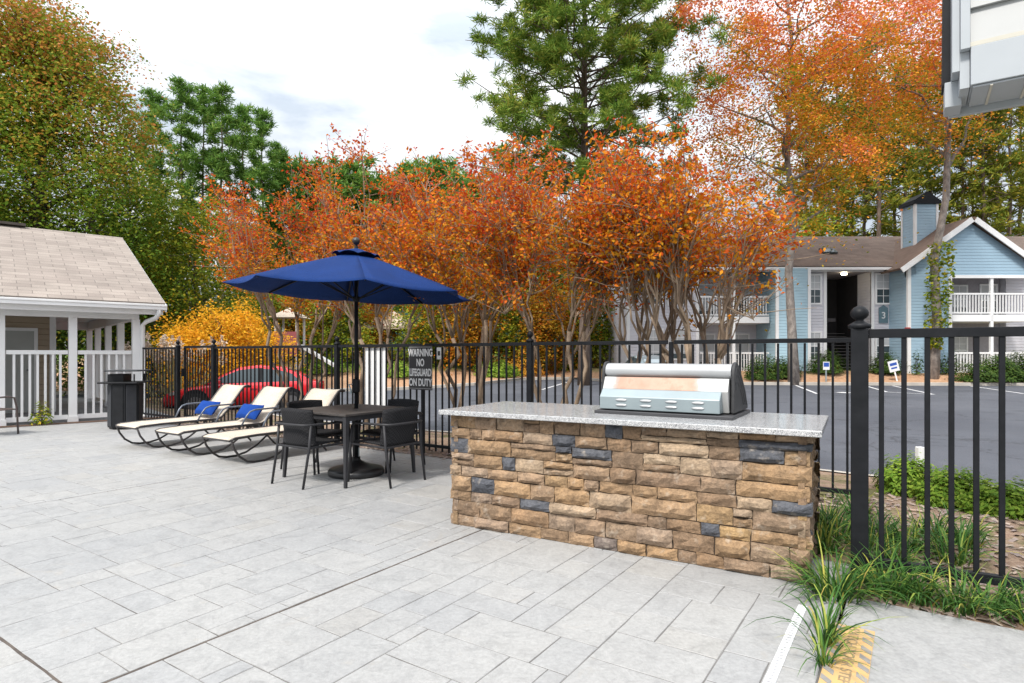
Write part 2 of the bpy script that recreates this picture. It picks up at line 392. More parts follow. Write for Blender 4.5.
# ------------------------------------------------------------------ THE SETTING: deck
JA = [-2.77, -6.62]; JB = 1.02; AE = -.32; BE = 6.05
def ashlar(a0, a1, b0, b1, cell=.098, seed=3, grow=None):
    rr = random.Random(seed); na, nb = round((a1-a0)/cell), round((b1-b0)/cell); ca, cb = (a1-a0)/na, (b1-b0)/nb
    occ = np.zeros((na, nb), bool); out = []
    sizes = [(4, 2), (3, 2), (2, 3), (4, 3), (3, 3), (3, 4), (4, 4), (3, 5), (5, 3), (5, 4), (4, 5), (4, 6), (6, 4), (5, 5)]
    for j in range(nb):
        for i in range(na):
            if occ[i, j]: continue
            rr.shuffle(sizes)
            for (u, v) in sizes + [(2, 1), (1, 2), (3, 1), (1, 1)]:
                if i+u <= na and j+v <= nb and not occ[i:i+u, j:j+v].any():
                    occ[i:i+u, j:j+v] = True; out.append((a0+i*ca, a0+(i+u)*ca, b0+j*cb, b0+(j+v)*cb)); break
    return out
def tile_sheet(mb, a0, a1, b0, b1, seed):
    rr = random.Random(seed+50)
    for (p, q, s, t) in ashlar(a0, a1, b0, b1, seed=seed):
        z = rr.uniform(-.0005, .0008); g = .0024; e = .0046
        def side(n_): return max(2, int(n_/.09))
        base = []
        for (x0, y0), (x1, y1) in (((p, s), (q, s)), ((q, s), (q, t)), ((q, t), (p, t)), ((p, t), (p, s))):
            n_ = side(abs(x1-x0)+abs(y1-y0))
            base += [(x0+(x1-x0)*i/n_, y0+(y1-y0)*i/n_) for i in range(n_)]
        cx_, cy_ = (p+q)/2, (s+t)/2; hx, hy = (q-p)/2, (t-s)/2; lo, hi = [], []
        for (x, y) in base:
            j = rr.uniform(-.0016, .0016)
            for d, out, zz in ((g+j, lo, -.0032), (e+j+rr.uniform(-.0012, .0016), hi, z)):
                out.append(P(cx_+(x-cx_)*(hx-d)/hx, cy_+(y-cy_)*(hy-d)/hy, zz))
        m_ = len(base)
        mb.add(lo+hi, [tuple(range(m_, 2*m_))]+[(i, (i+1) % m_, m_+(i+1) % m_, m_+i) for i in range(m_)])
mb = MB()
tile_sheet(mb, JA[0]+.006, AE-.012, -1.2, BE, 3)
tile_sheet(mb, JA[1]+.003, JA[0]-.006, JB+.003, BE, 4)
tile_sheet(mb, JA[1]+.003, JA[0]-.006, -1.2, JB-.003, 5)
tile_sheet(mb, -20, JA[1]-.003, JB+.003, BE, 6)
tile_sheet(mb, -20, JA[1]-.003, -1.2, JB-.003, 8)
deck = kind(mb.build('pool_deck', TILE))
kind(MB().poly([P(-20.2, -1.4, -.0022), P(AE, -1.4, -.0022), P(AE, BE, -.0022), P(-20.2, BE, -.0022)]).build('deck_joints', GROUT))
mb = MB()
for (a, b0, b1, wd) in ((JA[0], -1.2, BE, .016), (JA[1], -1.2, BE, .014)):
    mb.poly([P(a-wd/2, b0, -.0012), P(a+wd/2, b0, -.0012), P(a+wd/2, b1, -.0012), P(a-wd/2, b1, -.0012)])
mb.poly([P(-20, JB-.008, -.0012), P(JA[0], JB-.008, -.0012), P(JA[0], JB+.008, -.0012), P(-20, JB+.008, -.0012)])
kind(mb.build('control_joint', pm('joint_filler', (.055, .045, .04), (.11, .09, .075), 14, rough=.95)))
# plain slab right of the deck
mb = MB(); mb.prism([P(AE+.014, -1.2, -.25), P(4.5, -1.2, -.25), P(4.5, 3.83, -.25), P(AE+.014, 3.83, -.25)], (0, 0, .253))
kind(mb.build('concrete_walk', TILE, bevel=.008))

# ground, lot, bank
kind(MB().poly([(-900, -500, -.9), (900, -500, -.9), (900, 1200, -.9), (-900, 1200, -.9)]).build('ground', EARTH))
KFAR = [(-60, 24), (-40, 25), (-16, 28), (-8, 30), (-2, 32), (.6, 36), (4, 36.5), (6, 30.2), (14, 29.6), (30, 28.6), (60, 27)]
yk = lambda x: interp(x, KFAR)
KNA = [(9, 8.0), (-.5, 7.85), (-8, 8.8), (-14, 10), (-24, 12.5)]
kb = lambda a: interp(a, KNA)
kind(MB().grid(lambda u, v: (-60+120*u, -2+46*v, lot_z(-60+120*u, 0)), 60, 4).build('parking_lot', ASPH))
def bank_z(x, y):
    t = y-yk(x); base = lot_z(x, y)+.13
    left = 1-sm((x-2)/4)
    return base + left*2.1*sm(t/17) + (1-left)*.5*sm(t/3) + .012*max(0, t-25)
kind(MB().grid(lambda u, v: (lambda x: (lambda y: (x, y, bank_z(x, y)))(yk(x)+.15+(v**2.2)*170))(-60+120*u), 140, 34).build('terrain', BANK, smooth=True))
mb = MB()
for i in range(240):
    x0, x1 = -60+i*.5, -59.5+i*.5
    for (o0, o1, za, zb) in ((-.02, -.02, -.02, .14), (-.02, .2, .14, .15)):
        mb.quad((x0, yk(x0)+o0, lot_z(x0, 0)+za), (x1, yk(x1)+o0, lot_z(x1, 0)+za), (x1, yk(x1)+o1, lot_z(x1, 0)+zb), (x0, yk(x0)+o1, lot_z(x0, 0)+zb))
kind(mb.build('kerb', KERB))
mb = MB()
for i in range(66):
    a0, a1 = 9-i*.5, 8.5-i*.5
    def kp(a, o, dz):
        p = P(a, kb(a)+o); return (p.x, p.y, lot_z(p.x, p.y)+dz)
    mb.quad(kp(a0, .16, -.02), kp(a1, .16, -.02), kp(a1, .15, .13), kp(a0, .15, .13))
    mb.quad(kp(a0, .15, .13), kp(a1, .15, .13), kp(a1, 0, .14), kp(a0, 0, .14))
kind(mb.build('kerb', KERB))
# planting bed between fence and kerb
def bed_pt(u, v):
    a = 9-33*u
    b0 = interp(a, [(-.45, 5.9), (-.31, 3.84), (9, 3.84)]) if a > -.45 else 5.9
    b = b0+(kb(a)+.02-b0)*v; p = P(a, b)
    z0 = -.015 if a > -.45 else -.03
    return (p.x, p.y, z0+(lot_z(p.x, p.y)+.125-z0)*sm(v) + .025*math.sin(a*3.1+b*2)*math.sin(b*4.3)*v*(1-v)*4)
kind(MB().grid(bed_pt, 220, 20).build('planting_bed', BED, smooth=True))
kind(MB().poly([P(-.8, 4.42, .004), P(-.31, 4.42, .004), P(-.31, 6.06, .004), P(-.8, 6.06, .004)]).build('planting_bed', BED))
# parking lines
mb = MB()
def line(px0, y0, px1, y1, wd=.11):
    def g(px, y):
        Y = 600*(CAMZ+.147)/(y-354.8); return Vector(((px-512)/600*Y, Y, 0))
    p, q = g(px0, y0), g(px1, y1); n = (q-p).normalized(); s = Vector((-n.y, n.x, 0))*wd/2
    pts = [p-s, q-s, q+s, p+s]
    mb.poly([(v.x, v.y, lot_z(v.x, v.y)+.005) for v in pts])
line(794, 384.6, 817, 393.7); line(868, 386.5, 887, 392); line(893, 385.8, 934, 394.5); line(970, 386, 1024, 393.7)
line(887, 392, 934, 394.5); line(1060, 387, 1130, 394); line(542, 389.5, 568, 381.9); line(838, 392.3, 850, 392.9, .5)
kind(mb.build('parking_lines', PAINT))

# chips of bark over the visible strips of soil
def chips(n, fn, seed):
    r = np.random.RandomState(seed); V = []; F = []
    for i in range(n):
        x, y, z = fn(r); an = r.rand()*6.28; L = .012+.03*r.rand(); W = .006+.009*r.rand(); t = (r.rand(2)-.5)*.5*L
        ca, sa = math.cos(an), math.sin(an)
        k = len(V)
        for (u, v, dz) in ((-L, -W, -t[0]), (L, -W, t[0]), (L, W, t[0]+t[1]), (-L, W, -t[0]+t[1])):
            V.append((x+u*ca-v*sa, y+u*sa+v*ca, z+.012+dz))
        F.append((k, k+1, k+2, k+3))
    return V, F
def f1(r):
    a = -13.5+r.rand()*13.2; b = 6.0+r.rand()**1.5*.8; p = P(a, b); return p.x, p.y, -.03+.03*(b < 6.06)
V, F = chips(5200, f1, 1)
def f2(r):
    a = -.3+r.rand()*3.2; v = r.rand(); p = bed_pt((9-a)/33, v); return p
V2, F2 = chips(2600, f2, 2); k = len(V); V += V2; F += [tuple(i+k for i in f) for f in F2]
CHIP = pm('bark_chip', (.8, .8, .8), (.6, .6, .6), 5, rough=.9, island=[(0, (.12, .05, .03)), (.4, (.22, .11, .06)), (.7, (.34, .2, .12)), (.9, (.45, .33, .22)), (1, (.5, .2, .06))])
o = np_obj('bark_mulch', V, F, CHIP); kind(o, 'stuff'); o['label'] = 'brown bark chips and litter strewn along the beds by the black fence'

def f3(r):
    if True: a = -13+r.rand()*12.4; b = 6.03-abs(r.normal())*.12
    else: a = -1.2+r.rand()*3; b = 3.82-abs(r.normal())*.06
    p = P(a, b); return p.x, p.y, -.004
V, F = chips(45, f3, 12)
o = np_obj('leaf_litter', V, F, pm('dry_leaf', (.8, .8, .8), (.6, .6, .6), 5, rough=.9, island=[(0, (.16, .07, .03)), (.4, (.35, .15, .05)), (.7, (.45, .2, .05)), (1, (.5, .3, .1))])); kind(o, 'stuff'); o['label'] = 'scattered dry leaf bits along the deck edge'
# trench drain and warning tape
mb = MB(); a0 = -.515
mb.prism([P(a0, -1.0, 0), P(a0+.043, -1.0, 0), P(a0+.043, 3.55, 0), P(a0, 3.55, 0)], (0, 0, .004))
dr = mb.build('trench_drain', WHITE2); tag(dr, 'white slotted channel drain strip running from the stone island towards the viewer', 'drain')
mb = MB()
for i in range(150):
    b = -.9+i*.029
    mb.poly([P(a0+.011, b, .0055), P(a0+.032, b, .0055), P(a0+.032, b+.006, .0055), P(a0+.011, b+.006, .0055)])
mb.build('slot', pm('drain_slot', (.33, .33, .34), (.25, .25, .26), 5), dr)
tp = thing('warning_tape', 'worn yellow and grey striped floor tape reading WATCH YOUR STEP on the walkway', 'floor tape', P(-.24, 2.9, .003), DANG)
TY = pm('worn_yellow_tape', (.58, .36, .14), (.46, .32, .17), 14, rough=.7, detail=8)
TG = pm('worn_grey_tape', (.2, .195, .19), (.29, .27, .25), 16, rough=.75, detail=8)
mb = MB(); mb.b2(-.085, .085, -.75, .50, 0, .004); mb.build('strip', TY, tp)
for k in range(13):
    y = -.72+k*.094
    for s in (-1, 1):
        x0, x1 = (.04, .083) if s > 0 else (-.083, -.04)
        if y+.085 < .5: MB().prism([(x0, y+.045, .004), (x1, y, .004), (x1, y+.042, .004), (x0, y+.087, .004)], (0, 0, .0015)).build('stripe', TG, tp)
text('WATCH YOUR STEP', .062, pm('tape_letter', (.22, .17, .11), (.34, .25, .14), 20), tp, Matrix.Translation((-.001, .20, .0048)) @ Matrix.Rotation(R(-90), 4, 'Z'), xs=1.1, bold=.012, depth=.0006)
# ------------------------------------------------------------------ black picket fence
FB = 6.25; HT = 1.505
post_me = MB().box((0, 0, .77), (.068, .068, 1.54)).build('post', BLACK, bevel=.004); 
def mesh_of(o, mods=True):
    dg = bpy.context.evaluated_depsgraph_get(); me = bpy.data.meshes.new_from_object(o.evaluated_get(dg))
    bpy.data.objects.remove(o); return me
BALLP = [(.045, 0), (.048, .012), (.048, .022), (.03, .034), (.018, .044), (.018, .052), (.03, .062), (.037, .078), (.0385, .09), (.035, .106), (.024, .122), (.012, .13), (.001, .133)]
post_me = mesh_of(post_me)
cap_me = mesh_of(MB().lathe(BALLP, n=20).build('post_cap', BLACK, smooth=True))
pick_me = mesh_of(MB().box((0, 0, .745), (.019, .019, 1.43)).build('picket', BLACK))
pick2_me = mesh_of(MB().box((0, 0, .745), (.027, .027, 1.43)).build('picket', BLACK, bevel=.003))
def inst(name, me, parent, loc, rz=0, sc=(1, 1, 1)):
    o = bpy.data.objects.new(name, me); COL.objects.link(o); o.parent = parent; o.location = loc; o.rotation_euler = (0, 0, rz); o.scale = sc
    FR[o] = FR[parent]; return o
def post(parent, loc, s=1.0):
    p = inst('post', post_me, parent, loc, 0, (s, s, 1)); inst('post_cap', cap_me, p, (0, 0, 1.54), 0, (1/s*s, 1, 1) if s == 1 else (.95, .95, 1.05)); return p
def run(root, xs, pm_, step, rail=(.03, .042), plain=(), first=True, last=True, ps=1.0):
    """posts at xs along local x of root, rails and pickets between"""
    for i, x in enumerate(xs):
        if i in plain: inst('post', post_me, root, (x, 0, -.03), 0, (.62, .62, .985))
        elif (i > 0 or first) and (i < len(xs)-1 or last): post(root, (x, 0, -.03), ps)
    for x0, x1 in zip(xs, xs[1:]):
        for z in (HT-rail[1]/2, .10):
            inst_r = MB().box(((x0+x1)/2, 0, z), (x1-x0-.07*ps, rail[0], rail[1])).build('rail', BLACK, root, bevel=.003)
        n = max(1, round((x1-x0)/step))
        for k in range(1, n):
            inst('picket', pm_, root, (x0+(x1-x0)*k/n, 0, 0))
FA = [-13.95, -12.42, -11.2, -9.5, -7.8, -6.05, -4.3, -2.25, -.42]
# posts measured in the photograph: recompute a along the line from px
def a_at(px):
    k = (px-512)/600
    # point a*D1+FB*D2 with x = k*y
    return (k*FB*D2.y-FB*D2.x)/(D1.x-k*D1.y)
FA = [a_at(p) for p in (135, 178, 214, 271, 337, 423, 530, 671, 862)]
def froot(label, a, b=FB, rz=DANG): return thing('metal_fence', label, 'fence', P(a, b), rz)
f = froot('short black picket fence section beside the black waste bin, left of the gate', FA[0]); run(f, [0, FA[1]-FA[0]], pick_me, .117)
f = froot('long black metal picket fence running behind the loungers, table and stone island', FA[2]); run(f, [a-FA[2] for a in FA[2:]], pick_me, .117, plain=(1, 3, 5))
FMAIN = f
# gate, slightly ajar
gl = FA[2]-FA[1]-.09
g = thing('metal_gate', 'narrow black picket gate between two posts behind the first lounger', 'gate', P(FA[2]-.045, FB), DANG+R(-5))
mb = MB(); mb.box((-gl/2, 0, HT), (gl, .034, .045)).box((-gl/2, 0, .13), (gl, .034, .045)).box((-.02, 0, .81), (.04, .034, 1.36)).box((-gl+.02, 0, .81), (.04, .034, 1.36)); mb.build('gate_frame', BLACK, g)
for k in range(1, round(gl/.117)): inst('picket', pick_me, g, (-gl*k/round(gl/.117), 0, .02), 0, (1, 1, .98))
mb = MB(); mb.box((-gl+.02, -.04, 1.0), (.06, .05, .16)).tube([(-gl+.02, -.05, 1.02), (-gl+.02, -.1, 1.03), (-gl+.12, -.1, 1.03)], .009, 8); mb.build('latch', BLACK, g)
# return and the near right run
PP = Vector((2.12, 3.66, 0)); C1 = P(FA[8], FB)
rv = C1-PP
f = thing('metal_fence', 'black picket fence section seen edge on behind the big ball topped post', 'fence', PP, math.atan2(rv.y, rv.x))
run(f, [0, rv.length], pick_me, .117, first=False, last=False)
f = thing('metal_fence', 'near black fence at the right with a thick ball topped post', 'fence', PP, math.atan2(-.494, .869))
run(f, [0, 1.82, 3.64], pick2_me, .1165, rail=(.04, .054), ps=1.38)
for ch in list(f.children):
    if ch.name.startswith('post') and abs(ch.location.x) < .01:
        ch['label'] = 'thick black post with ball finial'

# warning sign on the fence
sg = thing('warning_sign', 'black sign with white WARNING NO LIFEGUARD ON DUTY lettering on the fence', 'sign', P(a_at(423), FB-.05, 1.17), DANG)
SB = pm('sign_black', (.012, .012, .015), (.018, .018, .02), 5, rough=.4)
SW = pm('sign_white', (.75, .75, .75), (.68, .68, .68), 5, rough=.5)
mb = MB(); mb.box((0, 0, 0), (.43, .008, .61)); mb.build('panel', SB, sg, bevel=.003)
mb = MB()
for (x0, x1, z0, z1) in ((-.213, .213, .282, .29), (-.213, .213, -.29, -.282), (-.213, -.206, -.282, .282), (.206, .213, -.282, .282)): mb.b2(x0, x1, -.0065, -.0042, z0, z1)
mb.build('border', pm('sign_line', (.3, .3, .3)), sg)
RX = Matrix.Rotation(R(90), 4, 'X')
for k, (t, xs) in enumerate((('WARNING', .66), ('NO', .66), ('LIFEGUARD', .56), ('ON DUTY', .66))):
    text(t, .14, SW, sg, Matrix.Translation((0, -.0055, .205-.137*k)) @ RX, xs=xs, bold=.03)
lb = MB().box((0, 0, 0), (.075, .006, .16)).build('notice_label', SW); lb.location = P(a_at(440), FB-.02, 1.37); lb.rotation_euler = (0, 0, DANG); tag(lb, 'tiny white notice label fixed to the fence right of the black sign', 'label')
mb = MB().b2(-.022, .022, -.0045, -.0032, -.03, .03).build('symbol', SB, lb)
bd = MB().box((0, 0, 0), (.43, .012, .93)).build('white_board', WHITE); bd.location = P(a_at(373.5), FB+.035, 1.02-.03); bd.rotation_euler = (0, 0, DANG); tag(bd, 'plain white board fixed to the outside of the fence behind the parasol pole', 'board')
# ------------------------------------------------------------------ stone island
IU = Vector((.869, -.494, 0)); IV = Vector((.494, .869, 0)); IANG = math.atan2(IU.y, IU.x)
I0 = Vector((-.515, 4.765, 0)); IL, ID, IH = 2.60, .93, .875
isl = thing('stone_island', 'outdoor kitchen island faced in tan and slate ledge stone under a grey granite top', 'kitchen island', I0, IANG)
MB().b2(.05, IL-.05, .05, ID-.05, 0, IH).build('core', pm('mortar', (.09, .065, .045), (.05, .035, .025), 9, rough=.95), isl)
def stone(mb, o, ux, uy, uz, w, h, d, rr):
    """a split-face stone: o corner, ux along the wall, uz up, uy outwards"""
    nx, nz = max(3, int(w/.045)), max(3, int(h/.028)); vs = []; fs = []
    ph = [rr.uniform(0, 6.28) for _ in range(4)]; tx, tz = rr.uniform(-.012, .012), rr.uniform(-.008, .008)
    for j in range(nz+1):
        for i in range(nx+1):
            u, v = i/nx, j/nz
            e = min(u*w, (1-u)*w, v*h, (1-v)*h)
            k = 1-math.exp(-e/.006)
            y = d*(.35+.65*k) + k*(tx*(u-.5)+tz*(v-.5)+.0045*math.sin(9*u*w/.1+ph[0])*math.sin(5*v+ph[1])+rr.uniform(-.0042, .0042))
            x = u*w + rr.uniform(-.005, .005); z = v*h+rr.uniform(-.0042, .0042)
            vs.append(o+ux*x+uz*z+uy*y)
    for j in range(nz):
        for i in range(nx): fs.append((j*(nx+1)+i, j*(nx+1)+i+1, (j+1)*(nx+1)+i+1, (j+1)*(nx+1)+i))
    n0 = len(vs); ring = [i for i in range(nx+1)]+[(j+1)*(nx+1)-1 for j in range(1, nz+1)]+[nz*(nx+1)+i for i in range(nx-1, -1, -1)]+[j*(nx+1) for j in range(nz-1, 0, -1)]
    for r_ in ring: vs.append(vs[r_]-uy*((vs[r_]-o).dot(uy)+.03))
    m = len(ring)
    for k in range(m): fs.append((ring[(k+1) % m], ring[k], n0+k, n0+(k+1) % m))
    mb.add(vs, fs)
def stone_wall(mb, o, ux, uy, L, H, seed, ends=(0, 0)):
    rr = random.Random(seed); uz = Vector((0, 0, 1)); z = 0; g = .0055
    hs = []
    while z < H-.05:
        h = rr.choice((.07, .085, .1, .115, .09, .08))
        if H-(z+h) < .055: h = H-z
        hs.append((z, h)); z += h
    for ri, (z, h) in enumerate(hs):
        x = -ends[0]*(.02 if ri % 2 else .035)
        XE = L+ends[1]*(.02 if ri % 2 else .035)
        while x < XE-.02:
            w = rr.choice((.12, .18, .23, .28, .33, .4, .25, .2))*rr.uniform(.9, 1.1)
            if XE-(x+w) < .1: w = XE-x
            k = rr.random(); d = lambda: rr.uniform(.012, .046)
            if k < .2 and h > .085:
                f_ = rr.uniform(.35, .5) if rr.random() < .5 else rr.uniform(.5, .65)
                stone(mb, o+ux*(x+g/2)+uz*(z+g/2), ux, uy, uz, w-g, h*f_-g, d(), rr)
                if w > .28 and rr.random() < .6:
                    s = rr.uniform(.4, .6)*w
                    stone(mb, o+ux*(x+g/2)+uz*(z+h*f_+g/2), ux, uy, uz, s-g, h*(1-f_)-g, d(), rr)
                    stone(mb, o+ux*(x+s+g/2)+uz*(z+h*f_+g/2), ux, uy, uz, w-s-g, h*(1-f_)-g, d(), rr)
                else: stone(mb, o+ux*(x+g/2)+uz*(z+h*f_+g/2), ux, uy, uz, w-g, h*(1-f_)-g, d(), rr)
            else: stone(mb, o+ux*(x+g/2)+uz*(z+g/2), ux, uy, uz, w-g, h-g, d(), rr)
            x += w
mb = MB(); X, Y_, = Vector((1, 0, 0)), Vector((0, 1, 0))
stone_wall(mb, Vector((.035, .05, 0)), X, -Y_, IL-.07, IH, 21, (1, 1))
stone_wall(mb, Vector((IL-.05, .03, 0)), Y_, X, ID-.06, IH, 5)
stone_wall(mb, Vector((.05, ID-.03, 0)), -Y_, -X, ID-.06, IH, 9)
stone_wall(mb, Vector((IL-.035, ID-.05, 0)), -X, Y_, IL-.07, IH, 14, (1, 1))
mb.build('stone_veneer', STONE, isl, smooth=False)
MB().b2(-.05, IL+.05, -.05, ID+.05, IH+.002, IH+.04).build('countertop', GRAN, isl, bevel=.006)

# grill, seen from behind
GM = pm('brushed_steel', (.30, .36, .38), (.26, .31, .33), 3, rough=.42, metal=.35, bmp=.03, bscale=20)
GM2 = pm('pale_steel', (.42, .43, .44), (.36, .37, .38), 3, rough=.42, metal=.25)
def burnt():
    m, nt, b = nodes('heat_stained_steel'); b.inputs['Roughness'].default_value = .5; b.inputs['Metallic'].default_value = .2
    tc = nt.nodes.new('ShaderNodeTexCoord'); sp = nt.nodes.new('ShaderNodeSeparateXYZ'); nt.links.new(tc.outputs['Object'], sp.inputs[0])
    n = noise(nt, 22, 5, .6)
    d = math_(nt, 'ABSOLUTE', math_(nt, 'SUBTRACT', sp.outputs['X'], .40))
    d = math_(nt, 'ADD', d, math_(nt, 'MULTIPLY_ADD', n.outputs['Fac'], .08, -.04))
    mask = ramp(nt, [(.27, (1, 1, 1)), (.325, (0, 0, 0))], d).outputs['Color']
    n2 = noise(nt, 9, 5, .6)
    cop = ramp(nt, [(.3, (.33, .18, .125)), (.55, (.38, .235, .175)), (.75, (.27, .135, .085))], n2.outputs['Fac']).outputs['Color']
    edge = ramp(nt, [(.255, (1, 1, 1)), (.3, (.62, .58, .56)), (.33, (1, 1, 1))], d).outputs['Color']
    c = mix(nt, mask, (.43, .43, .425), cop); c = mix(nt, .6, c, edge, 'MULTIPLY')
    nt.links.new(c, b.inputs['Base Color']); return m
CAPM = pm('cast_grey_endcap', (.035, .036, .038), (.05, .05, .053), 20, rough=.55, bmp=.1, spec=.25)
TOP = IH+.04
GW = .92
gpos = Vector((.655, 4.49, TOP)); gr = thing('gas_grill', 'stainless steel gas grill seen from behind with heat stained lid on the granite top', 'grill', gpos, math.atan2(-.52, .854)); gr.scale = (1, 1, 1.1); FR[gr] = FR[gr] @ Matrix.Diagonal((1, 1, 1.1, 1))
MB().b2(-.03, GW+.04, -.03, .62, 0, .022).build('base_tray', pm('tray_dark', (.05, .05, .055), rough=.5), gr, bevel=.004)
# profile (depth y, height z)
MB().prism([(0, .0, .03), (0, .0, .115), (0, .055, .165), (0, .10, .165), (0, .10, .03)], (GW-.05, 0, 0)).build('rear_shield', GM, gr, bevel=.006)
mb = MB()
for r_ in range(2):
    for c_ in range(4):
        x, z = .17+c_*.185, .095-r_*.034
        n = 10; vs = [(x+.045*math.cos(t), -.002, z+.009*math.sin(t)) for t in [2*math.pi*k/n for k in range(n)]]
        inn = [(x+.034*math.cos(t), -.009, z-.002+.004*math.sin(t)) for t in [2*math.pi*k/n for k in range(n)]]
        MB().add(vs+inn, [(k, (k+1) % n, n+(k+1) % n, n+k) for k in range(n)]+[tuple(range(n, 2*n))]).build('louver', GM2, gr, smooth=True)
MB().prism([(0.0, .103, .03), (0.0, .06, .165), (0, .105, .245), (0, .14, .245), (0, .3, .03)], (GW-.01, 0, 0)).build('firebox_back', burnt(), gr, bevel=.004)
mb = MB(); pr = []
for t in range(0, 13):
    a = math.pi*(1.15-1.15*t/12); pr.append((.17+.062*math.cos(a), .285+.052*math.sin(a)))
pr = [(.125, .255)]+pr+[(.36, .22), (.50, .14), (.58, .03), (.3, .03), (.2, .2)]
MB().prism([(0, y, z) for y, z in pr], (GW, 0, 0)).build('hood', GM2, gr, bevel=.004)
for x in (-.026, GW+.002):
    pe = [(.1, .03), (.105, .25), (.115, .31), (.15, .345), (.2, .35), (.26, .325), (.38, .25), (.5, .16), (.585, .06), (.59, .03)]
    e = MB().prism([(x, y, z) for y, z in pe], (.024, 0, 0)).build('end_cap', CAPM, gr, bevel=.006)
    mb = MB(); xx = x+.024 if x > 0 else x
    for s in (.86, .7, .54):
        mb.tube([(xx, .2+(y-.2)*s, .08+(z-.08)*s) for y, z in pe[1:-1]], .005, 6)
    mb.build('ridge', CAPM, e)
MB().tube([(.06, .60, .2), (GW-.06, .60, .2)], .014, 10).build('handle', GM, gr)

# ------------------------------------------------------------------ dining table, chairs, parasol
TC = Vector((-1.82, 6.76, 0))
TBM = pm('faux_wood_grey', (.085, .075, .07), (.05, .045, .042), 3, rough=.5, bmp=.1, bscale=30)
tb = thing('dining_table', 'square dark patio table with tapered legs under the blue parasol', 'table', TC, DANG)
mb = MB()
for k in range(8):
    x = -.5+k*.125; mb.b2(x+.0015, x+.1235, -.5, .5, .722, .745)
mb.build('tabletop', TBM, tb, bevel=.003)
mb = MB()
for (x0, x1, y0, y1) in ((-.48, .48, -.48, -.44), (-.48, .48, .44, .48), (-.48, -.44, -.44, .44), (.44, .48, -.44, .44)): mb.b2(x0, x1, y0, y1, .67, .7205)
mb.build('apron', DGREY, tb)
for sx in (-1, 1):
    for sy in (-1, 1):
        mb = MB(); p, q = Vector((sx*.465, sy*.465, .72)), Vector((sx*.5, sy*.5, 0))
        a, b_ = .024, .015
        mb.add([p+Vector((u*a, v*a, 0)) for u, v in ((-1, -1), (1, -1), (1, 1), (-1, 1))]+[q+Vector((u*b_, v*b_, 0)) for u, v in ((-1, -1), (1, -1), (1, 1), (-1, 1))],
               [(0, 1, 2, 3), (7, 6, 5, 4), (0, 4, 5, 1), (1, 5, 6, 2), (2, 6, 7, 3), (3, 7, 4, 0)])
        mb.build('leg', DGREY, tb, bevel=.004)
def make_chair(label, loc, rz):
    t = thing('wicker_armchair', label, 'chair', loc, rz, 'wicker armchairs around the patio table')
    def seat(u, v):
        x = (u-.5)*.46; y = -.22+v*.46
        return (x, y, .425+.02*v-.018*(1-(2*u-1)**2)*(1-(2*v-1)**2)+(-.03*max(0, v-.85)/.15))
    MB().grid(seat, 10, 10).build('seat', WEAVE, t, smooth=True, solid=.022)
    def back(u, v):
        s = 2*u-1; x = s*(.24+.015*v)
        return (x, -.24-.06*v+.075*abs(s)**3, .40+.40*v-.012*s*s*v)
    o = MB().grid(back, 14, 10).build('backrest', WEAVE, t, smooth=True, solid=.022)
    for s in (-1, 1):
        MB().tube([(s*.275, .27, 0), (s*.27, .235, .43), (s*.268, .22, .60)], [.0125, .014, .014], 8).build('leg', DGREY, t, smooth=True)
        MB().tube([(s*.255, -.34, 0), (s*.26, -.27, .40), (s*.262, -.25, .63)], [.0125, .014, .014], 8).build('leg', DGREY, t, smooth=True)
    pts = [(-.268, .22, .60), (-.268, .19, .628), (-.268, .13, .635), (-.268, -.2, .637), (-.25, -.29, .637), (-.2, -.325, .637), (0, -.335, .637)]
    pts += [(-x, y, z) for x, y, z in pts[-2::-1]]
    MB().tube(pts, .013, 8).build('arm_rail', DGREY, t, smooth=True)
    MB().tube([(-.265, .24, .41), (-.245, -.27, .40), (.245, -.27, .40), (.265, .24, .41), (.0, .25, .41)], .012, 8, closed=True).build('seat_frame', DGREY, t)
    return t
def PT(da, db): return TC + D1*da + D2*db
ch = make_chair('charcoal wicker armchair at the near left side of the table, back to the viewer', PT(-.06, -.44), DANG)
dup(ch, PT(.55, .0), DANG+R(90), 'charcoal wicker armchair at the right side of the table beside the warning sign')
dup(ch, PT(-.60, .03), DANG+R(-88), 'charcoal wicker armchair behind the near left chair, in front of the third lounger')
dup(ch, PT(.03, .58), DANG+R(180), 'charcoal wicker armchair on the far side of the table against the fence')

um = thing('patio_umbrella', 'large open royal blue parasol standing through the dark table', 'umbrella', TC+Vector((.06, .02, 0)), 0)
UBM = pm('black_resin', (.014, .014, .015), (.022, .022, .024), 10, rough=.38)
b_ = MB().lathe([(.30, 0), (.31, .02), (.31, .05), (.295, .072), (.25, .085), (.235, .088), (.2, .095), (.13, .12), (.07, .15), (.045, .17), (.045, .2)], n=36).build('base', UBM, um, smooth=True)
MB().tube([(.029, 0, .19), (.029, 0, .30)], .008, 6).build('screw', GM, b_)
um_pole = MB().tube([(0, 0, .17), (0, 0, 2.58)], .0215, 14).build('pole', BLACK, um, smooth=True)
cr = MB().box((0, -.01, 1.0), (.075, .09, .16)).build('crank_box', BLACK, um, bevel=.02); 
MB().tube([(-.03, -.05, 1.02), (-.06, -.08, 1.02), (-.03, -.09, .93)], .008, 6).tube([(-.03, -.09, .93), (-.03, -.13, .93)], .012, 8).build('handle', GM, cr)
can = bpy.data.objects.new('canopy_hub', None)
UR, UZ, UT = 1.36, 2.06, 2.50
tilt = Matrix.Translation((0, 0, UT)) @ Matrix.Rotation(R(2.6), 4, 'Y') @ Matrix.Translation((0, 0, -UT))
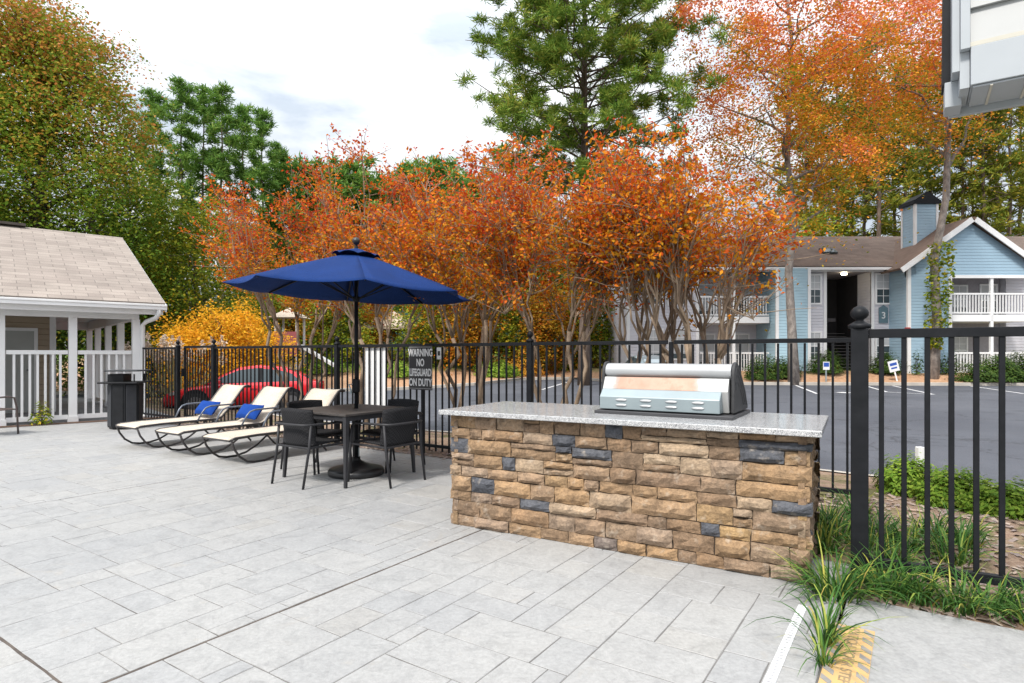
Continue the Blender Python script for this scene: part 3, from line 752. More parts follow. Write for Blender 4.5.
def cpt(k, r):                      # radial rib k, r in 0..1
    t = 2*math.pi*(k+.42)/8; z = UT-(UT-UZ)*(r**1.12)
    return Vector((UR*r*math.cos(t), UR*r*math.sin(t), z))
mb = MB(); N = 12
for k in range(8):
    vs = []; M = 8
    for i in range(N+1):
        r = .07+(1-.07)*i/N
        A, B = cpt(k, r), cpt(k+1, r)
        for j in range(M+1):
            u = j/M; p = A.lerp(B, u); sag = 4*u*(1-u)
            p.z -= .035*sag*r*r*(1 if i < N else 1.0)
            f_ = 1-.035*sag*(r**6); p.x *= f_; p.y *= f_
            vs.append(tilt @ p)
    mb.add(vs, [(i*(M+1)+j, (i+1)*(M+1)+j, (i+1)*(M+1)+j+1, i*(M+1)+j+1) for i in range(N) for j in range(M)])
canp = mb.build('canopy', CANVAS, um, smooth=False, solid=.003)
for p in canp.data.polygons: p.use_smooth = True
from math import pi
mb = MB()
for k in range(8):
    vs = []
    for i in range(5):
        r = .0+.2*i/4
        for j in range(5):
            u = j/4; p = cpt(k, r).lerp(cpt(k+1, r), u); p.z += .055-.02*(i/4)+.028*(4*u*(1-u))*(i/4)**2
            vs.append(tilt @ p)
    mb.add(vs, [(i*5+j, (i+1)*5+j, (i+1)*5+j+1, i*5+j+1) for i in range(4) for j in range(4)])
mb.build('vent', CANVAS, canp, solid=.003)
for k in range(8):
    rb = MB().bar(tilt @ (cpt(k, .03)-Vector((0, 0, .016))), tilt @ (cpt(k, .985)-Vector((0, 0, .012))), .012, .016).build('rib', BLACK, um)
    MB().bar((.03*math.cos(2*pi*(k+.42)/8), .03*math.sin(2*pi*(k+.42)/8), 1.98), tilt @ (cpt(k, .5)-Vector((0, 0, .02))), .009, .012).build('strut', BLACK, rb)
MB().lathe([(.035, 0), (.04, .02), (.04, .05), (.03, .06)], (0, 0, 1.95), 14).build('runner', BLACK, um)
MB().lathe([(.012, 0), (.012, .06), (.03, .07), (.043, .095), (.043, .115), (.03, .14), (.002, .15)], (0, 0, 2.53), 16).build('finial', UBM, um, smooth=True)
# ------------------------------------------------------------------ loungers
def make_lounger(label, loc, rz):
    t = thing('chaise_lounge', label, 'lounger', loc, rz, 'sling loungers along the fence')
    W = .30
    prof = [(.0, .315), (.06, .335), (.35, .345), (.8, .345), (1.18, .345), (1.26, .375), (1.34, .46), (1.45, .60), (1.58, .765), (1.64, .83), (1.70, .85), (1.75, .83)]
    mb = MB(); vs = []
    for (y, z) in prof:
        for j in range(5):
            u = j/4; vs.append((-W+2*W*u, y, z-.012*4*u*(1-u)))
    mb.add(vs, [(i*5+j, i*5+j+1, (i+1)*5+j+1, (i+1)*5+j) for i in range(len(prof)-1) for j in range(4)])
    mb.build('sling', SLING, t, smooth=True, solid=.006)
    for s in (-1, 1):
        MB().tube([(s*(W+.012), y, z-.004) for y, z in prof], .0165, 8).build('side_rail', FRAME, t, smooth=True)
        pts = [(s*(W+.012), y, z) for y, z in ((.01, .31), (.05, .2), (.12, .1), (.22, .03), (.32, .012), (.46, .012), (.6, .04), (.76, .12), (.9, .22), (1.0, .33))]
        lg = MB().tube(pts, .0145, 8).build('curved_leg', FRAME, t, smooth=True)
        MB().box((s*(W+.012), .38, .011), (.034, .14, .022)).build('glide', UBM, lg)
        MB().tube([(s*(W+.012), 1.12, .34), (s*(W+.012), 1.3, .14), (s*(W+.012), 1.42, .015)], .0145, 8).build('rear_leg', FRAME, t, smooth=True)
        MB().tube([(s*(W+.03), .86, .34), (s*(W+.045), .93, .47), (s*(W+.05), .98, .53), (s*(W+.05), 1.06, .555), (s*(W+.05), 1.4, .56), (s*(W+.03), 1.46, .585)], .013, 8).build('armrest', ARMM, t, smooth=True)
    for y, z in ((.0, .315), (.86, .33), (1.2, .33), (1.74, .83)): MB().tube([(-W, y, z-.012), (W, y, z-.012)], .012, 8).build('cross_bar', FRAME, t)
    return t
def make_pillow(label, loc, rz, tilt_):
    def f(u, v, s):
        a, b = 2*u-1, 2*v-1
        th = .065*(max(0, 1-a**4)*max(0, 1-b**4))**.5
        pin = 1-.06*(1-abs(b)**2)*abs(a)**3
        return (a*.25*(1-.05*(1-b*b)), s*th, b*.13*(1-.10*(1-a*a)))
    mb = MB(); mb.grid(lambda u, v: f(u, v, 1), 16, 10); mb.grid(lambda u, v: f(1-u, v, -1), 16, 10)
    o = mb.build('lumbar_pillow', PILLOW, smooth=True)
    o.location = loc; o.rotation_euler = (tilt_, 0, rz); tag(o, label, 'pillow', 'blue pillows on the loungers')
    return o
LS = [Vector((-5.56, 8.64, 0)), Vector((-4.60, 8.0, 0)), Vector((-3.66, 7.42, 0))]
lz = DANG
l0 = make_lounger('cream sling lounger nearest the black bin, blue pillow on its seat', LS[0], lz)
dup(l0, LS[1], lz, 'cream sling lounger in the middle of the row of three, with a blue pillow')
dup(l0, LS[2], lz, 'cream sling lounger closest to the table, its back partly hidden by a chair')
for q, (p, lab) in enumerate(zip(LS, ('blue lumbar pillow on the lounger nearest the black bin', 'blue lumbar pillow on the middle lounger of the row', 'blue lumbar pillow on the lounger closest to the table'))):
    if q == 2: continue
    make_pillow(lab, p + D2*1.20+Vector((0, 0, .50)), lz, R(-38))

# brown sling chair at the left edge
sc_ = thing('sling_chair', 'brown sling patio chair cut off by the left edge beside the white railing', 'chair', Vector((-8.78, 10.1, 0)), R(-20))
def bk(u, v): return ((u-.5)*.5, -.22-.22*v, .40+.52*v-.02*math.sin(pi*u))
MB().grid(bk, 4, 6).build('backrest', SLING2, sc_, smooth=True, solid=.008)
MB().grid(lambda u, v: ((u-.5)*.5, -.22+.46*v, .40+.03*v-.02*math.sin(pi*u)), 4, 6).build('seat', SLING2, sc_, smooth=True, solid=.008)
BRN = pm('bronze_frame', (.075, .055, .05), (.1, .075, .07), 9, rough=.4)
for s in (-1, 1):
    MB().tube([(s*.27, .26, 0), (s*.27, .24, .44), (s*.27, .2, .62), (s*.27, .1, .645), (s*.27, -.3, .62)], .015, 8).build('arm_leg', BRN, sc_, smooth=True)
    MB().tube([(s*.265, -.42, 0), (s*.265, -.26, .38), (s*.265, -.46, .94)], .015, 8).build('rear_leg', BRN, sc_, smooth=True)
MB().tube([(-.265, -.46, .93), (.265, -.46, .93)], .015, 8).tube([(-.265, .24, .42), (.265, .24, .42)], .013, 8).build('cross_bar', BRN, sc_)

# waste bin
bn = thing('waste_bin', 'black faceted waste bin with a raised square lid beside the white railing', 'waste bin', Vector((-7.12, 11.05, 0)), R(8))
BB = pm('black_bin_panel', (.010, .0105, .012), (.016, .017, .02), 8, rough=.45, spec=.25)
BB2 = pm('grey_bin_slat', (.05, .053, .06), (.038, .041, .047), 8, rough=.5, spec=.3)
n = 8
def oct_(r, z): return [(r*math.cos(2*pi*(k+.5)/n), r*math.sin(2*pi*(k+.5)/n), z) for k in range(n)]
mb = MB().prism(oct_(.275, .03), (0, 0, .80)); mb.prism(oct_(.25, 0), (0, 0, .03)); mb.build('body', BB, bn, bevel=.006)
for k in range(n):
    t = 2*pi*k/n; rr = .275*math.cos(pi/n)+.006
    MB().box((rr*math.cos(t), rr*math.sin(t), .43), (.012, .165, .74), t).build('panel', BB2 if k % 2 else BB, bn, bevel=.004)
MB().box((0, 0, .845), (.66, .62, .03)).build('rim_plate', BB, bn, bevel=.006)
MB().box((-.1, 0, .93), (.27, .3, .14)).build('neck', BB, bn, bevel=.006)
for s in (-1, 1): MB().box((.24, s*.2, .93), (.02, .02, .14)).build('support', BB, bn)
MB().box((.05, 0, 1.06), (.56, .56, .025)).build('lid', BB2, bn, bevel=.005)

# ------------------------------------------------------------------ pool pavilion at the left
PU = Vector((.75, .66, 0)); PU.normalize(); PV = Vector((-PU.y, PU.x, 0)); PE = Vector((-7.4, 12.8, 0))
PANG = math.atan2(PU.y, PU.x)
pv = thing('pool_pavilion', 'small beige pool house with grey shingle roof and white porch columns', 'pavilion', PE, PANG)
# local: x along eave (negative to the left), y towards the back
HD, EZ, RZ_, PL = 5.3, 2.40, 4.56, 12.0
SH = shingle('tan_shingle', (.305, .265, .235), (.235, .20, .178), .2)
def roof_slab(mb, pts, th=.06):
    n = (Vector(pts[1])-Vector(pts[0])).cross(Vector(pts[3])-Vector(pts[0])).normalized()
    mb.prism(pts, n*th)
# shingle coordinates need a flat frame: build front slope as a rotated child
sl_len = math.hypot(HD, RZ_-EZ); sl_ang = math.atan2(RZ_-EZ, HD)
ro = MB().b2(-PL, 0, 0, sl_len, .0, .05).build('roof', SH, pv); ro.location = (0, 0, EZ); ro.rotation_euler = (sl_ang, 0, 0)
ro2 = MB().b2(0, PL, 0, sl_len, .0, .05).build('roof', SH, pv); ro2.location = (0, 2*HD, EZ); ro2.rotation_euler = (sl_ang, 0, pi)
SHR = pm('ridge_dark', (.055, .045, .04), (.09, .075, .065), 8, rough=.9)
MB().b2(-PL, -2.1, HD-.16, HD+.16, RZ_+.07, RZ_+.13).build('ridge_vent', SHR, pv)
MB().prism([(-PL, HD-.2, RZ_-.03), (-PL, HD, RZ_+.068), (-PL, HD+.2, RZ_-.03)], (PL+.01, 0, 0)).build('ridge_cap', SH, pv)
mb = MB(); mb.b2(-PL, .02, -.09, .03, EZ-.10, EZ-.0).b2(-PL, .02, -.105, -.092, EZ-.03, EZ+.012); mb.build('gutter', WHITE, pv, bevel=.008)
mb = MB(); mb.b2(-PL, -.03, .035, .075, EZ-.2, EZ-.02)                     # fascia
for s in (0, 1):
    y0, y1 = (0.02, HD) if s == 0 else (2*HD-.02, HD)
    mb.prism([(-.0, y0, EZ-.14), (-.0, y1, RZ_-.12), (-.0, y1, RZ_+.01), (-.0, y0, EZ+.012)], (.035, 0, 0))
mb.build('fascia', WHITE, pv)
MB().b2(-PL, -.02, .08, 2*HD-.1, EZ-.06, EZ-.03).build('soffit', WHITE2, pv)
BEI = siding('beige_siding', (.42, .33, .235), .13)
MB().prism([(-.3, .3, EZ-.03), (-.3, HD, RZ_-.1), (-.3, 2*HD-.3, EZ-.03)], (.05, 0, 0)).build('gable', BEI, pv)
mb = MB(); mb.b2(-PL, -.42, .34, .5, EZ-.3, EZ-.061); mb.b2(-.52, -.40, .5, 8.1, EZ-.3, EZ-.061); mb.b2(-PL, -.4, 7.85, 8.0, EZ-.3, EZ-.061); mb.build('beam', WHITE, pv)
def column(x, y, wd=.14):
    c = MB().b2(x-wd/2, x+wd/2, y-wd/2, y+wd/2, -.02, EZ-.3).build('column', WHITE, pv, bevel=.006)
    m2 = MB(); m2.b2(x-wd*.62, x+wd*.62, y-wd*.62, y+wd*.62, -.02, .12); m2.build('trim', WHITE, c)
CX0, CY0 = -.47, .42
for s in (0, 1.09, 2.2, 4.4, 6.6): column(CX0-s, CY0)
for d in (1.9, 3.8, 5.7, 7.5): column(CX0, CY0+d)
column(CX0-2.4, CY0+7.5); 
# enclosed room
RX0 = CX0-1.25; RY0 = CY0+2.9
MB().b2(-PL+.2, RX0, RY0, 7.9, -.02, EZ-.07).build('wall', BEI, pv)
MB().b2(RX0-.02, RX0+.1, RY0-.03, RY0+.1, -.02, EZ-.08).build('corner_trim', WHITE, pv)
dm = pm('pale_door', (.45, .46, .44), (.40, .41, .39), 3)
def door(x, wd, h):
    d = MB().b2(x-wd/2, x+wd/2, RY0-.05, RY0-.01, .02, h).build('door', dm, pv)
    m2 = MB(); m2.b2(x-wd/2-.07, x-wd/2, RY0-.07, RY0-.0, 0, h+.07).b2(x+wd/2, x+wd/2+.07, RY0-.07, RY0-.0, 0, h+.07).b2(x-wd/2, x+wd/2, RY0-.07, RY0, h, h+.07); m2.build('frame', WHITE, d)
    MB().tube([(x+wd*.38, RY0-.05, 1.0), (x+wd*.38, RY0-.11, 1.0), (x+wd*.28, RY0-.11, 1.0)], .012, 6).build('handle', BLACK, d)
door(RX0-.62, .62, 1.9)
nb = MB().b2(RX0-1.65, RX0-1.15, RY0-.035, RY0-.01, .75, 1.85).build('notice_board', SW, pv)
MB().b2(RX0-1.7, RX0-1.1, RY0-.045, RY0-.036, .72, .75).b2(RX0-1.7, RX0-1.1, RY0-.045, RY0-.036, 1.85, 1.88).build('frame', DGREY, nb)
MB().b2(RX0-1.5, RX0-1.36, RY0-.1, RY0-.036, 1.05, 1.2).build('lock_box', BLACK, pv)
kind(MB().poly([tuple(FR[pv] @ Vector(v)) for v in ((-PL, .25, .006), (.2, .25, .006), (.2, 8.6, .006), (-PL, 8.6, .006))]).build('porch_floor', CONC))
# railing between columns
pk_me = mesh_of(MB().box((0, 0, .72), (.04, .04, 1.28)).build('baluster', WHITE))
for i, (x0, x1) in enumerate(((CX0-1.09+.08, CX0-.08), (CX0-2.2+.08, CX0-1.09-.08), (CX0-4.4+.08, CX0-2.2-.08))):
    rl = MB().b2(x0, x1, CY0-.035, CY0+.035, 1.36, 1.44).build('railing', WHITE, pv); MB().b2(x0, x1, CY0-.03, CY0+.03, .06, .15).build('bottom_rail', WHITE, rl)
    nn = round((x1-x0)/.125)
    for k in range(1, nn): inst('baluster', pk_me, rl, (x0+(x1-x0)*k/nn, CY0, 0))
yb = CY0+.08
for d in (1.9, 3.8, 5.7):
    rl = MB().b2(CX0-.03, CX0+.03, CY0+d-1.82, CY0+d-.08, 1.36, 1.44).build('railing', WHITE, pv); MB().b2(CX0-.03, CX0+.03, CY0+d-1.82, CY0+d-.08, .06, .15).build('bottom_rail', WHITE, rl)
    for k in range(1, 12): inst('baluster', pk_me, rl, (CX0, CY0+d-1.82+1.74*k/12, 0))
MB().tube([(-.12, -.03, EZ-.07), (-.12, -.03, EZ-.17), (-.16, .06, EZ-.27), (-.30, .24, EZ-.34), (-.36, .32, EZ-.42), (-.36, .335, .1), (-.34, .2, .04)], .048, 8).build('downspout', WHITE, pv, smooth=True)
# mulch strip in front of the pavilion
kind(MB().poly([tuple(FR[pv] @ Vector(v)) for v in ((-PL, .02, .008), (.35, .02, .008), (.35, .34, .008), (-PL, .34, .008))]).build('mulch_strip', MULCH))
# ------------------------------------------------------------------ blue apartment building
LAV = siding('lavender_grey_siding', (.66, .65, .70), .16)
BLU = siding('pale_blue_siding', (.34, .49, .61), .16)
BLU2 = siding('light_blue_siding', (.40, .58, .68), .16)
RSH = shingle('brown_shingle', (.20, .15, .12), (.15, .11, .09), .3)
GLS = glass_m('window_glass'); DARK = pm('shade_dark', (.014, .013, .015), (.02, .018, .02), 3, rough=.9)  # the near-black paints the stairwell's shade into its walls
BLIND = pm('white_blind', (.55, .56, .57), (.48, .49, .5), 2, rough=.7)
bl = thing('apartment_building', 'two storey pale blue and lavender apartment house with white balconies and brown roof', 'building', (16, 33, .3))
def bw(mb, name, m, parent=None, **k): return mb.build(name, m, parent or bl, world=True, **k)
GZ, EV, F2 = .25, 6.0, 3.45
YF = 33.0
def win(x, z0, z1, wd, y, name='window', bars=(2, 2)):
    fr = MB(); t = .09
    fr.b2(x-wd/2-t, x-wd/2, y-.07, y+.02, z0-t, z1+t).b2(x+wd/2, x+wd/2+t, y-.07, y+.02, z0-t, z1+t).b2(x-wd/2, x+wd/2, y-.07, y+.02, z1, z1+t).b2(x-wd/2, x+wd/2, y-.07, y+.02, z0-t, z0)
    fr.b2(x-wd/2, x+wd/2, y-.06, y-.02, (z0+z1)/2-.03, (z0+z1)/2+.03)
    w_ = bw(fr, name, WHITE)
    bw(MB().b2(x-wd/2, x+wd/2, y-.035, y-.01, z0, z1), 'pane', GLS, w_)
    mt = MB()
    for i in range(1, bars[0]): mt.b2(x-wd/2+wd*i/bars[0]-.012, x-wd/2+wd*i/bars[0]+.012, y-.056, y-.045, z0, z1)
    for j in (1, 3): mt.b2(x-wd/2, x+wd/2, y-.0555, y-.0455, z0+(z1-z0)*j/4-.012, z0+(z1-z0)*j/4+.012)
    bw(mt, 'muntin', WHITE, w_)
    bw(MB().b2(x-wd/2+.01, x+wd/2-.01, y-.044, y-.0358, (z0+z1)/2+.03-(.35*(z1-z0) if int(x*7) % 3 == 0 else 0), z1-.005), 'blind', BLIND, w_)
# main blocks
bw(MB().b2(6.4, 10.25, YF, 43, GZ-.5, EV+.02), 'wall', LAV)                 # left block
bw(MB().b2(10.25, 14.25, YF+2, 43, GZ-.5, EV+.02), 'wall', LAV)             # balcony recess back
bw(MB().b2(14.25, 16.05, YF-.7, 43, GZ-.5, EV+.02), 'wall', BLU2)           # blue bay
bw(MB().b2(16.05, 17.3, YF, 43, GZ-.5, EV+.02), 'wall', LAV)
bw(MB().b2(17.3, 19.75, YF+3.4, 43, GZ-.5, EV+.02), 'wall', DARK)           # stairwell back, near-black colour stands in for its shade
bw(MB().b2(19.75, 21.0, YF, 43, GZ-.5, EV+.02), 'wall', LAV)
# left-block trim and windows
YG = 31.4
mb = MB()
for (x, y) in ((6.4, YF), (10.2, YF), (14.28, YF-.7), (16.0, YF-.7), (17.22, YF), (19.83, YF), (20.93, YF)):
    bw(MB().b2(x-.08, x+.08, y-.03, y+.06, GZ-.1, EV), 'trim', WHITE)
bw(MB().b2(6.3, 21, YF-.35, YF-.3, EV-.12, EV+.1), 'fascia', WHITE)
for x in (7.75, 9.1):
    win(x, 4.15, 5.7, .95, YF); win(x, 1.15, 2.7, .95, YF)
win(16.62, 4.2, 5.7, .6, YF); win(16.62, 1.1, 2.55, .6, YF); win(20.4, 4.2, 5.75, .72, YF); win(20.4, 1.1, 2.6, .72, YF)
for x in (11.2, 13.2):
    win(x, 3.6, 5.4, 1.1, YF+2); win(x, .6, 2.5, 1.1, YF+2)
bal_me = mesh_of(MB().box((0, 0, .5), (.045, .045, 1.0)).build('baluster', WHITE))
def balcony(x0, x1, yf, yb, z, slab=True):
    if slab: bw(MB().b2(x0, x1, yf, yb, z-.35, z), 'balcony_floor', WHITE)
    rl = bw(MB().b2(x0, x1, yf+.02, yf+.10, z+1.05, z+1.14), 'railing', WHITE); bw(MB().b2(x0, x1, yf+.03, yf+.09, z+.06, z+.13), 'bottom_rail', WHITE, rl)
    nn = round((x1-x0)/.155); o0 = FR[bl].translation
    for k in range(1, nn):
        inst('baluster', bal_me, rl, Vector((x0+(x1-x0)*k/nn, yf+.06, z+.08))-o0)
balcony(10.35, 14.15, YF, YF+2, F2); balcony(10.35, 14.15, YF, YF+2, GZ+.1, True)
for x in (12.2,): bw(MB().b2(x-.08, x+.08, YF-.01, YF+.12, GZ, EV-.02), 'post', WHITE)
# stairwell: flight, landing, ceiling and an added dark panel for shade
mb = MB()
for k in range(14): mb.b2(18.6, 19.7, YF+.5+k*.155, YF+.67+k*.155, GZ+k*.18, GZ+k*.18+.04)
bw(mb, 'stairs', pm('stair_grey', (.09, .085, .085), rough=.8))
bw(MB().b2(17.3, 18.6, YF+1.5, YF+2.69, F2-.2, F2), 'landing', pm('landing_grey', (.06, .055, .06), rough=.8))
bw(MB().b2(19.7, 19.748, YF+1.3, YF+3.39, GZ, EV-.09), 'shade_panel', DARK)  # dark panel added over the right wall, shade put in as colour
bw(MB().b2(17.31, 19.74, YF+.02, YF+3.39, EV-.08, EV-.02), 'stair_ceiling', pm('ceiling_grey', (.3, .28, .3)))
lp = bw(MB().lathe([(.02, 0), (.13, .02), (.15, .07), (.13, .12), (.05, .14)], (18.4, YF+.25, EV-.24), 12), 'porch_lamp', None or pm('lamp_glass', (.9, .85, .7)))
m_, nt_, b_2 = nodes('lamp_glow'); b_2.inputs['Emission Color'].default_value = (1, .85, .55, 1); b_2.inputs['Emission Strength'].default_value = 14
lp.data.materials[0] = m_
# roofs
RZM = 8.75
def roofbox(name, x0, x1, y0, z0, y1, z1, th=.14, m=RSH):
    L = math.hypot(y1-y0, z1-z0); o = MB().b2(0, x1-x0, 0, L, 0, th).build(name, m, bl)
    o.location = Vector((x0, y0, z0))-Vector((16, 33, .3)); o.rotation_euler = (math.atan2(z1-z0, y1-y0), 0, 0); return o
roofbox('roof', 6.1, 44, YF-.55, EV+.02, 38.2, RZM)
roofbox('roof', 6.1, 44, 43.9, EV+.02, 38.2, RZM)
bw(MB().prism([(6.4, YF, EV), (6.4, 38.2, RZM-.1), (6.4, 43, EV)], (.2, 0, 0)), 'gable', LAV)
bw(MB().b2(6.1, 21, YF-.66, YF-.54, EV-.06, EV+.08), 'gutter', WHITE)
o = roofbox('skylight', 17.9, 18.7, YF+1.45, EV+1.16, YF+2.05, EV+1.48, .1, GLS)
# gable wing
GX0, GX1, GP = 20.72, 27.15, 23.93; GE, GPZ = 6.1, 8.42
bw(MB().b2(GX0, 22.95, YG, 36, GZ-.5, GE), 'wall', BLU)
bw(MB().b2(22.95, GX1, YG+2, 36, GZ-.5, GE), 'wall', pm('recess_grey', (.36, .34, .37), rough=.7))
bw(MB().prism([(GX0, YG, 5.45), (GX0, YG, GE+.02), (GP, YG, GPZ-.12), (GX1, YG, GE+.02), (GX1, YG, 5.45)], (0, .25, 0)), 'gable', BLU)
bw(MB().b2(22.95, GX1, YG-.04, YG-.002, 5.36, 5.52), 'trim', WHITE)
mb = MB()
for (x, y) in ((GX0+.06, YG), (22.92, YG), (GX1-.06, YG)): bw(MB().b2(x-.085, x+.085, y-.035, y+.1, GZ-.1, 5.45 if x > 22 else GE), 'corner_trim', WHITE)
def slope(xe, ze, xp, zp, y0, y1, name, m, th):
    d = Vector((xp-xe, 0, zp-ze)).normalized(); n_ = Vector((-d.z, 0, d.x)) if xp > xe else Vector((d.z, 0, -d.x))
    a, b = Vector((xe, y0, ze)), Vector((xp, y0, zp))
    mb = MB().prism([a, b, b+n_*th, a+n_*th], (0, y1-y0, 0)); return mb
xe0 = GX0-.45; ze0 = GE-(.45*(GPZ-GE)/(GP-GX0))
xe1 = GX1+.45
for xe in (xe0, xe1):
    bw(slope(xe, ze0, GP, GPZ, YG-.30, 38, 'roof', RSH, .12), 'roof', pm('gable_shingle', (.19, .13, .1), (.14, .095, .07), 3, rough=.9))
    bw(slope(xe, ze0-.16, GP, GPZ-.16, YG-.36, YG-.302, 'rake', WHITE, .27), 'rake_board', WHITE)
balcony(23.05, GX1-.15, YG, YG+2, F2); balcony(23.05, GX1-.15, YG, YG+2, GZ+.1)
bw(MB().b2(25.05, 25.2, YG+.0, YG+.12, GZ, 5.4), 'post', WHITE)
win(24.5, 3.75, 5.15, 1.5, YG+2, bars=(4, 2)); win(24.5, .9, 2.3, 1.5, YG+2, bars=(4, 2)); win(26.5, 3.55, 5.2, .8, YG+2); win(23.4, .9, 2.3, .6, YG+2)
bw(MB().b2(GX1+.02, 43.6, YF, 43, GZ-.5, EV+.02), 'wall', LAV)
for x in (30, 33, 37, 40): win(x, 4.15, 5.7, .95, YF); win(x, 1.15, 2.7, .95, YF)
bw(MB().b2(27, 44, YF-.66, YF-.54, EV-.06, EV+.08), 'gutter', WHITE)
# chimney
ch_ = bw(MB().b2(22.42, 23.7, 33.4, 34.5, 6, 9.75), 'chimney', BLU)
for (x, y) in ((22.39, 33.37), (22.39, 34.42), (23.6, 33.37)): bw(MB().b2(x, x+.13, y, y+.13, 6, 9.75), 'corner_trim', WHITE, ch_)
bw(MB().b2(22.3, 23.82, 33.28, 34.62, 9.75, 9.95).prism([(22.35, 33.3, 9.95), (23.0, 33.3, 10.4), (23.15, 33.3, 10.4), (23.78, 33.3, 9.95)], (0, 1.3, 0)), 'chimney_cap', BLACK, ch_)
# number plaque
pq = bw(MB().b2(20.15, 20.65, YF-.06, YF-.03, 3.1, 3.95).prism([(20.2, YF-.06, 3.95), (20.4, YF-.06, 4.08), (20.6, YF-.06, 3.95)], (0, .03, 0)), 'number_plaque', pm('plaque_slate', (.12, .2, .24), rough=.6))
text('3', .5, SW, pq, Matrix.Translation(Vector((20.4, YF-.063, 3.5))-Vector((16, 33, .3))) @ RX, name='numeral', depth=.002)
bw(MB().b2(20.52, 20.78, YG-.12, YG-.04, 2.5, 2.78), 'alarm_bell', pm('alarm_red', (.5, .03, .03)))
bw(MB().b2(18.9, 19.6, YF-.6, YF-.56, .3, .3001), 'door_mat', DARK) if False else None
# path up to the stairwell
kind(MB().poly([(17.4, 29.9, .02), (19.6, 29.8, .02), (19.7, 33.3, .36), (17.4, 33.3, .36)]).build('path', KERB))

# ------------------------------------------------------------------ eave of the near building, top right
e0 = Vector((2.50, 3.27, 2.82))
ev = thing('building_eave', 'white vinyl sided roof corner with ribbed soffit overhead at the upper right', 'eave', e0, DANG)
EVW = pm('grey_white_vinyl', (.40, .43, .46), (.35, .38, .41), 2, rough=.5)
SDW = pm('white_siding', (.42, .43, .43), (.36, .37, .375), 1.2, rough=.5, bmp=.03)
TANT = pm('tan_trim', (.56, .54, .47), (.48, .46, .4), 3, rough=.6)
DD = .33; LN = 3.2
MB().b2(0, LN, 0, DD, 0, .21).build('frieze_board', EVW, ev, bevel=.004)
mb = MB(); mb.b2(.01, LN, .012, DD-.01, -.012, -.003)
mb.build('soffit', EVW, ev)
mb = MB()
for k in range(20): mb.b2(.085+k*.155, .097+k*.155, .012, DD-.01, -.018, -.0125); 
mb.build('soffit_rib', TANT, ev)
MB().b2(-.085, LN, DD, DD+.03, -.05, .09).build('fascia', EVW, ev, bevel=.004)
MB().b2(-.11, -.03, .16, DD-.002, -.045, .10).build('fascia_return', EVW, ev, bevel=.004)
MB().b2(-.01, LN, .004, DD, .211, .235).build('trim', TANT, ev)
mb = MB()
for k in range(9):
    z = .236+k*.19
    mb.prism([(0, .012, z), (0, .034, z+.188), (0, .08, z+.188), (0, .08, z)], (LN, 0, 0))
mb.build('siding', SDW, ev)
MB().b2(-.045, -.002, -.012, .09, .2, 2.0).build('corner_trim', EVW, ev, bevel=.003)
MB().b2(-.046, -.003, .03, DD-.005, .0, .198).build('end_board', EVW, ev)
MB().b2(-.08, -.047, .03, DD, .101, 2.0).build('rake_board', EVW, ev)
MB().prism([(-.135, .1, .101), (-.082, .1, .101), (-.082, .1, 2.0), (-.05, .1, 2.0)][:0] or [(-.12, .2, .101), (-.082, .2, .101), (-.075, .2, 2.0), (-.105, .2, 2.0)], (0, .16, 0)).build('roof_edge', BLACK, ev)

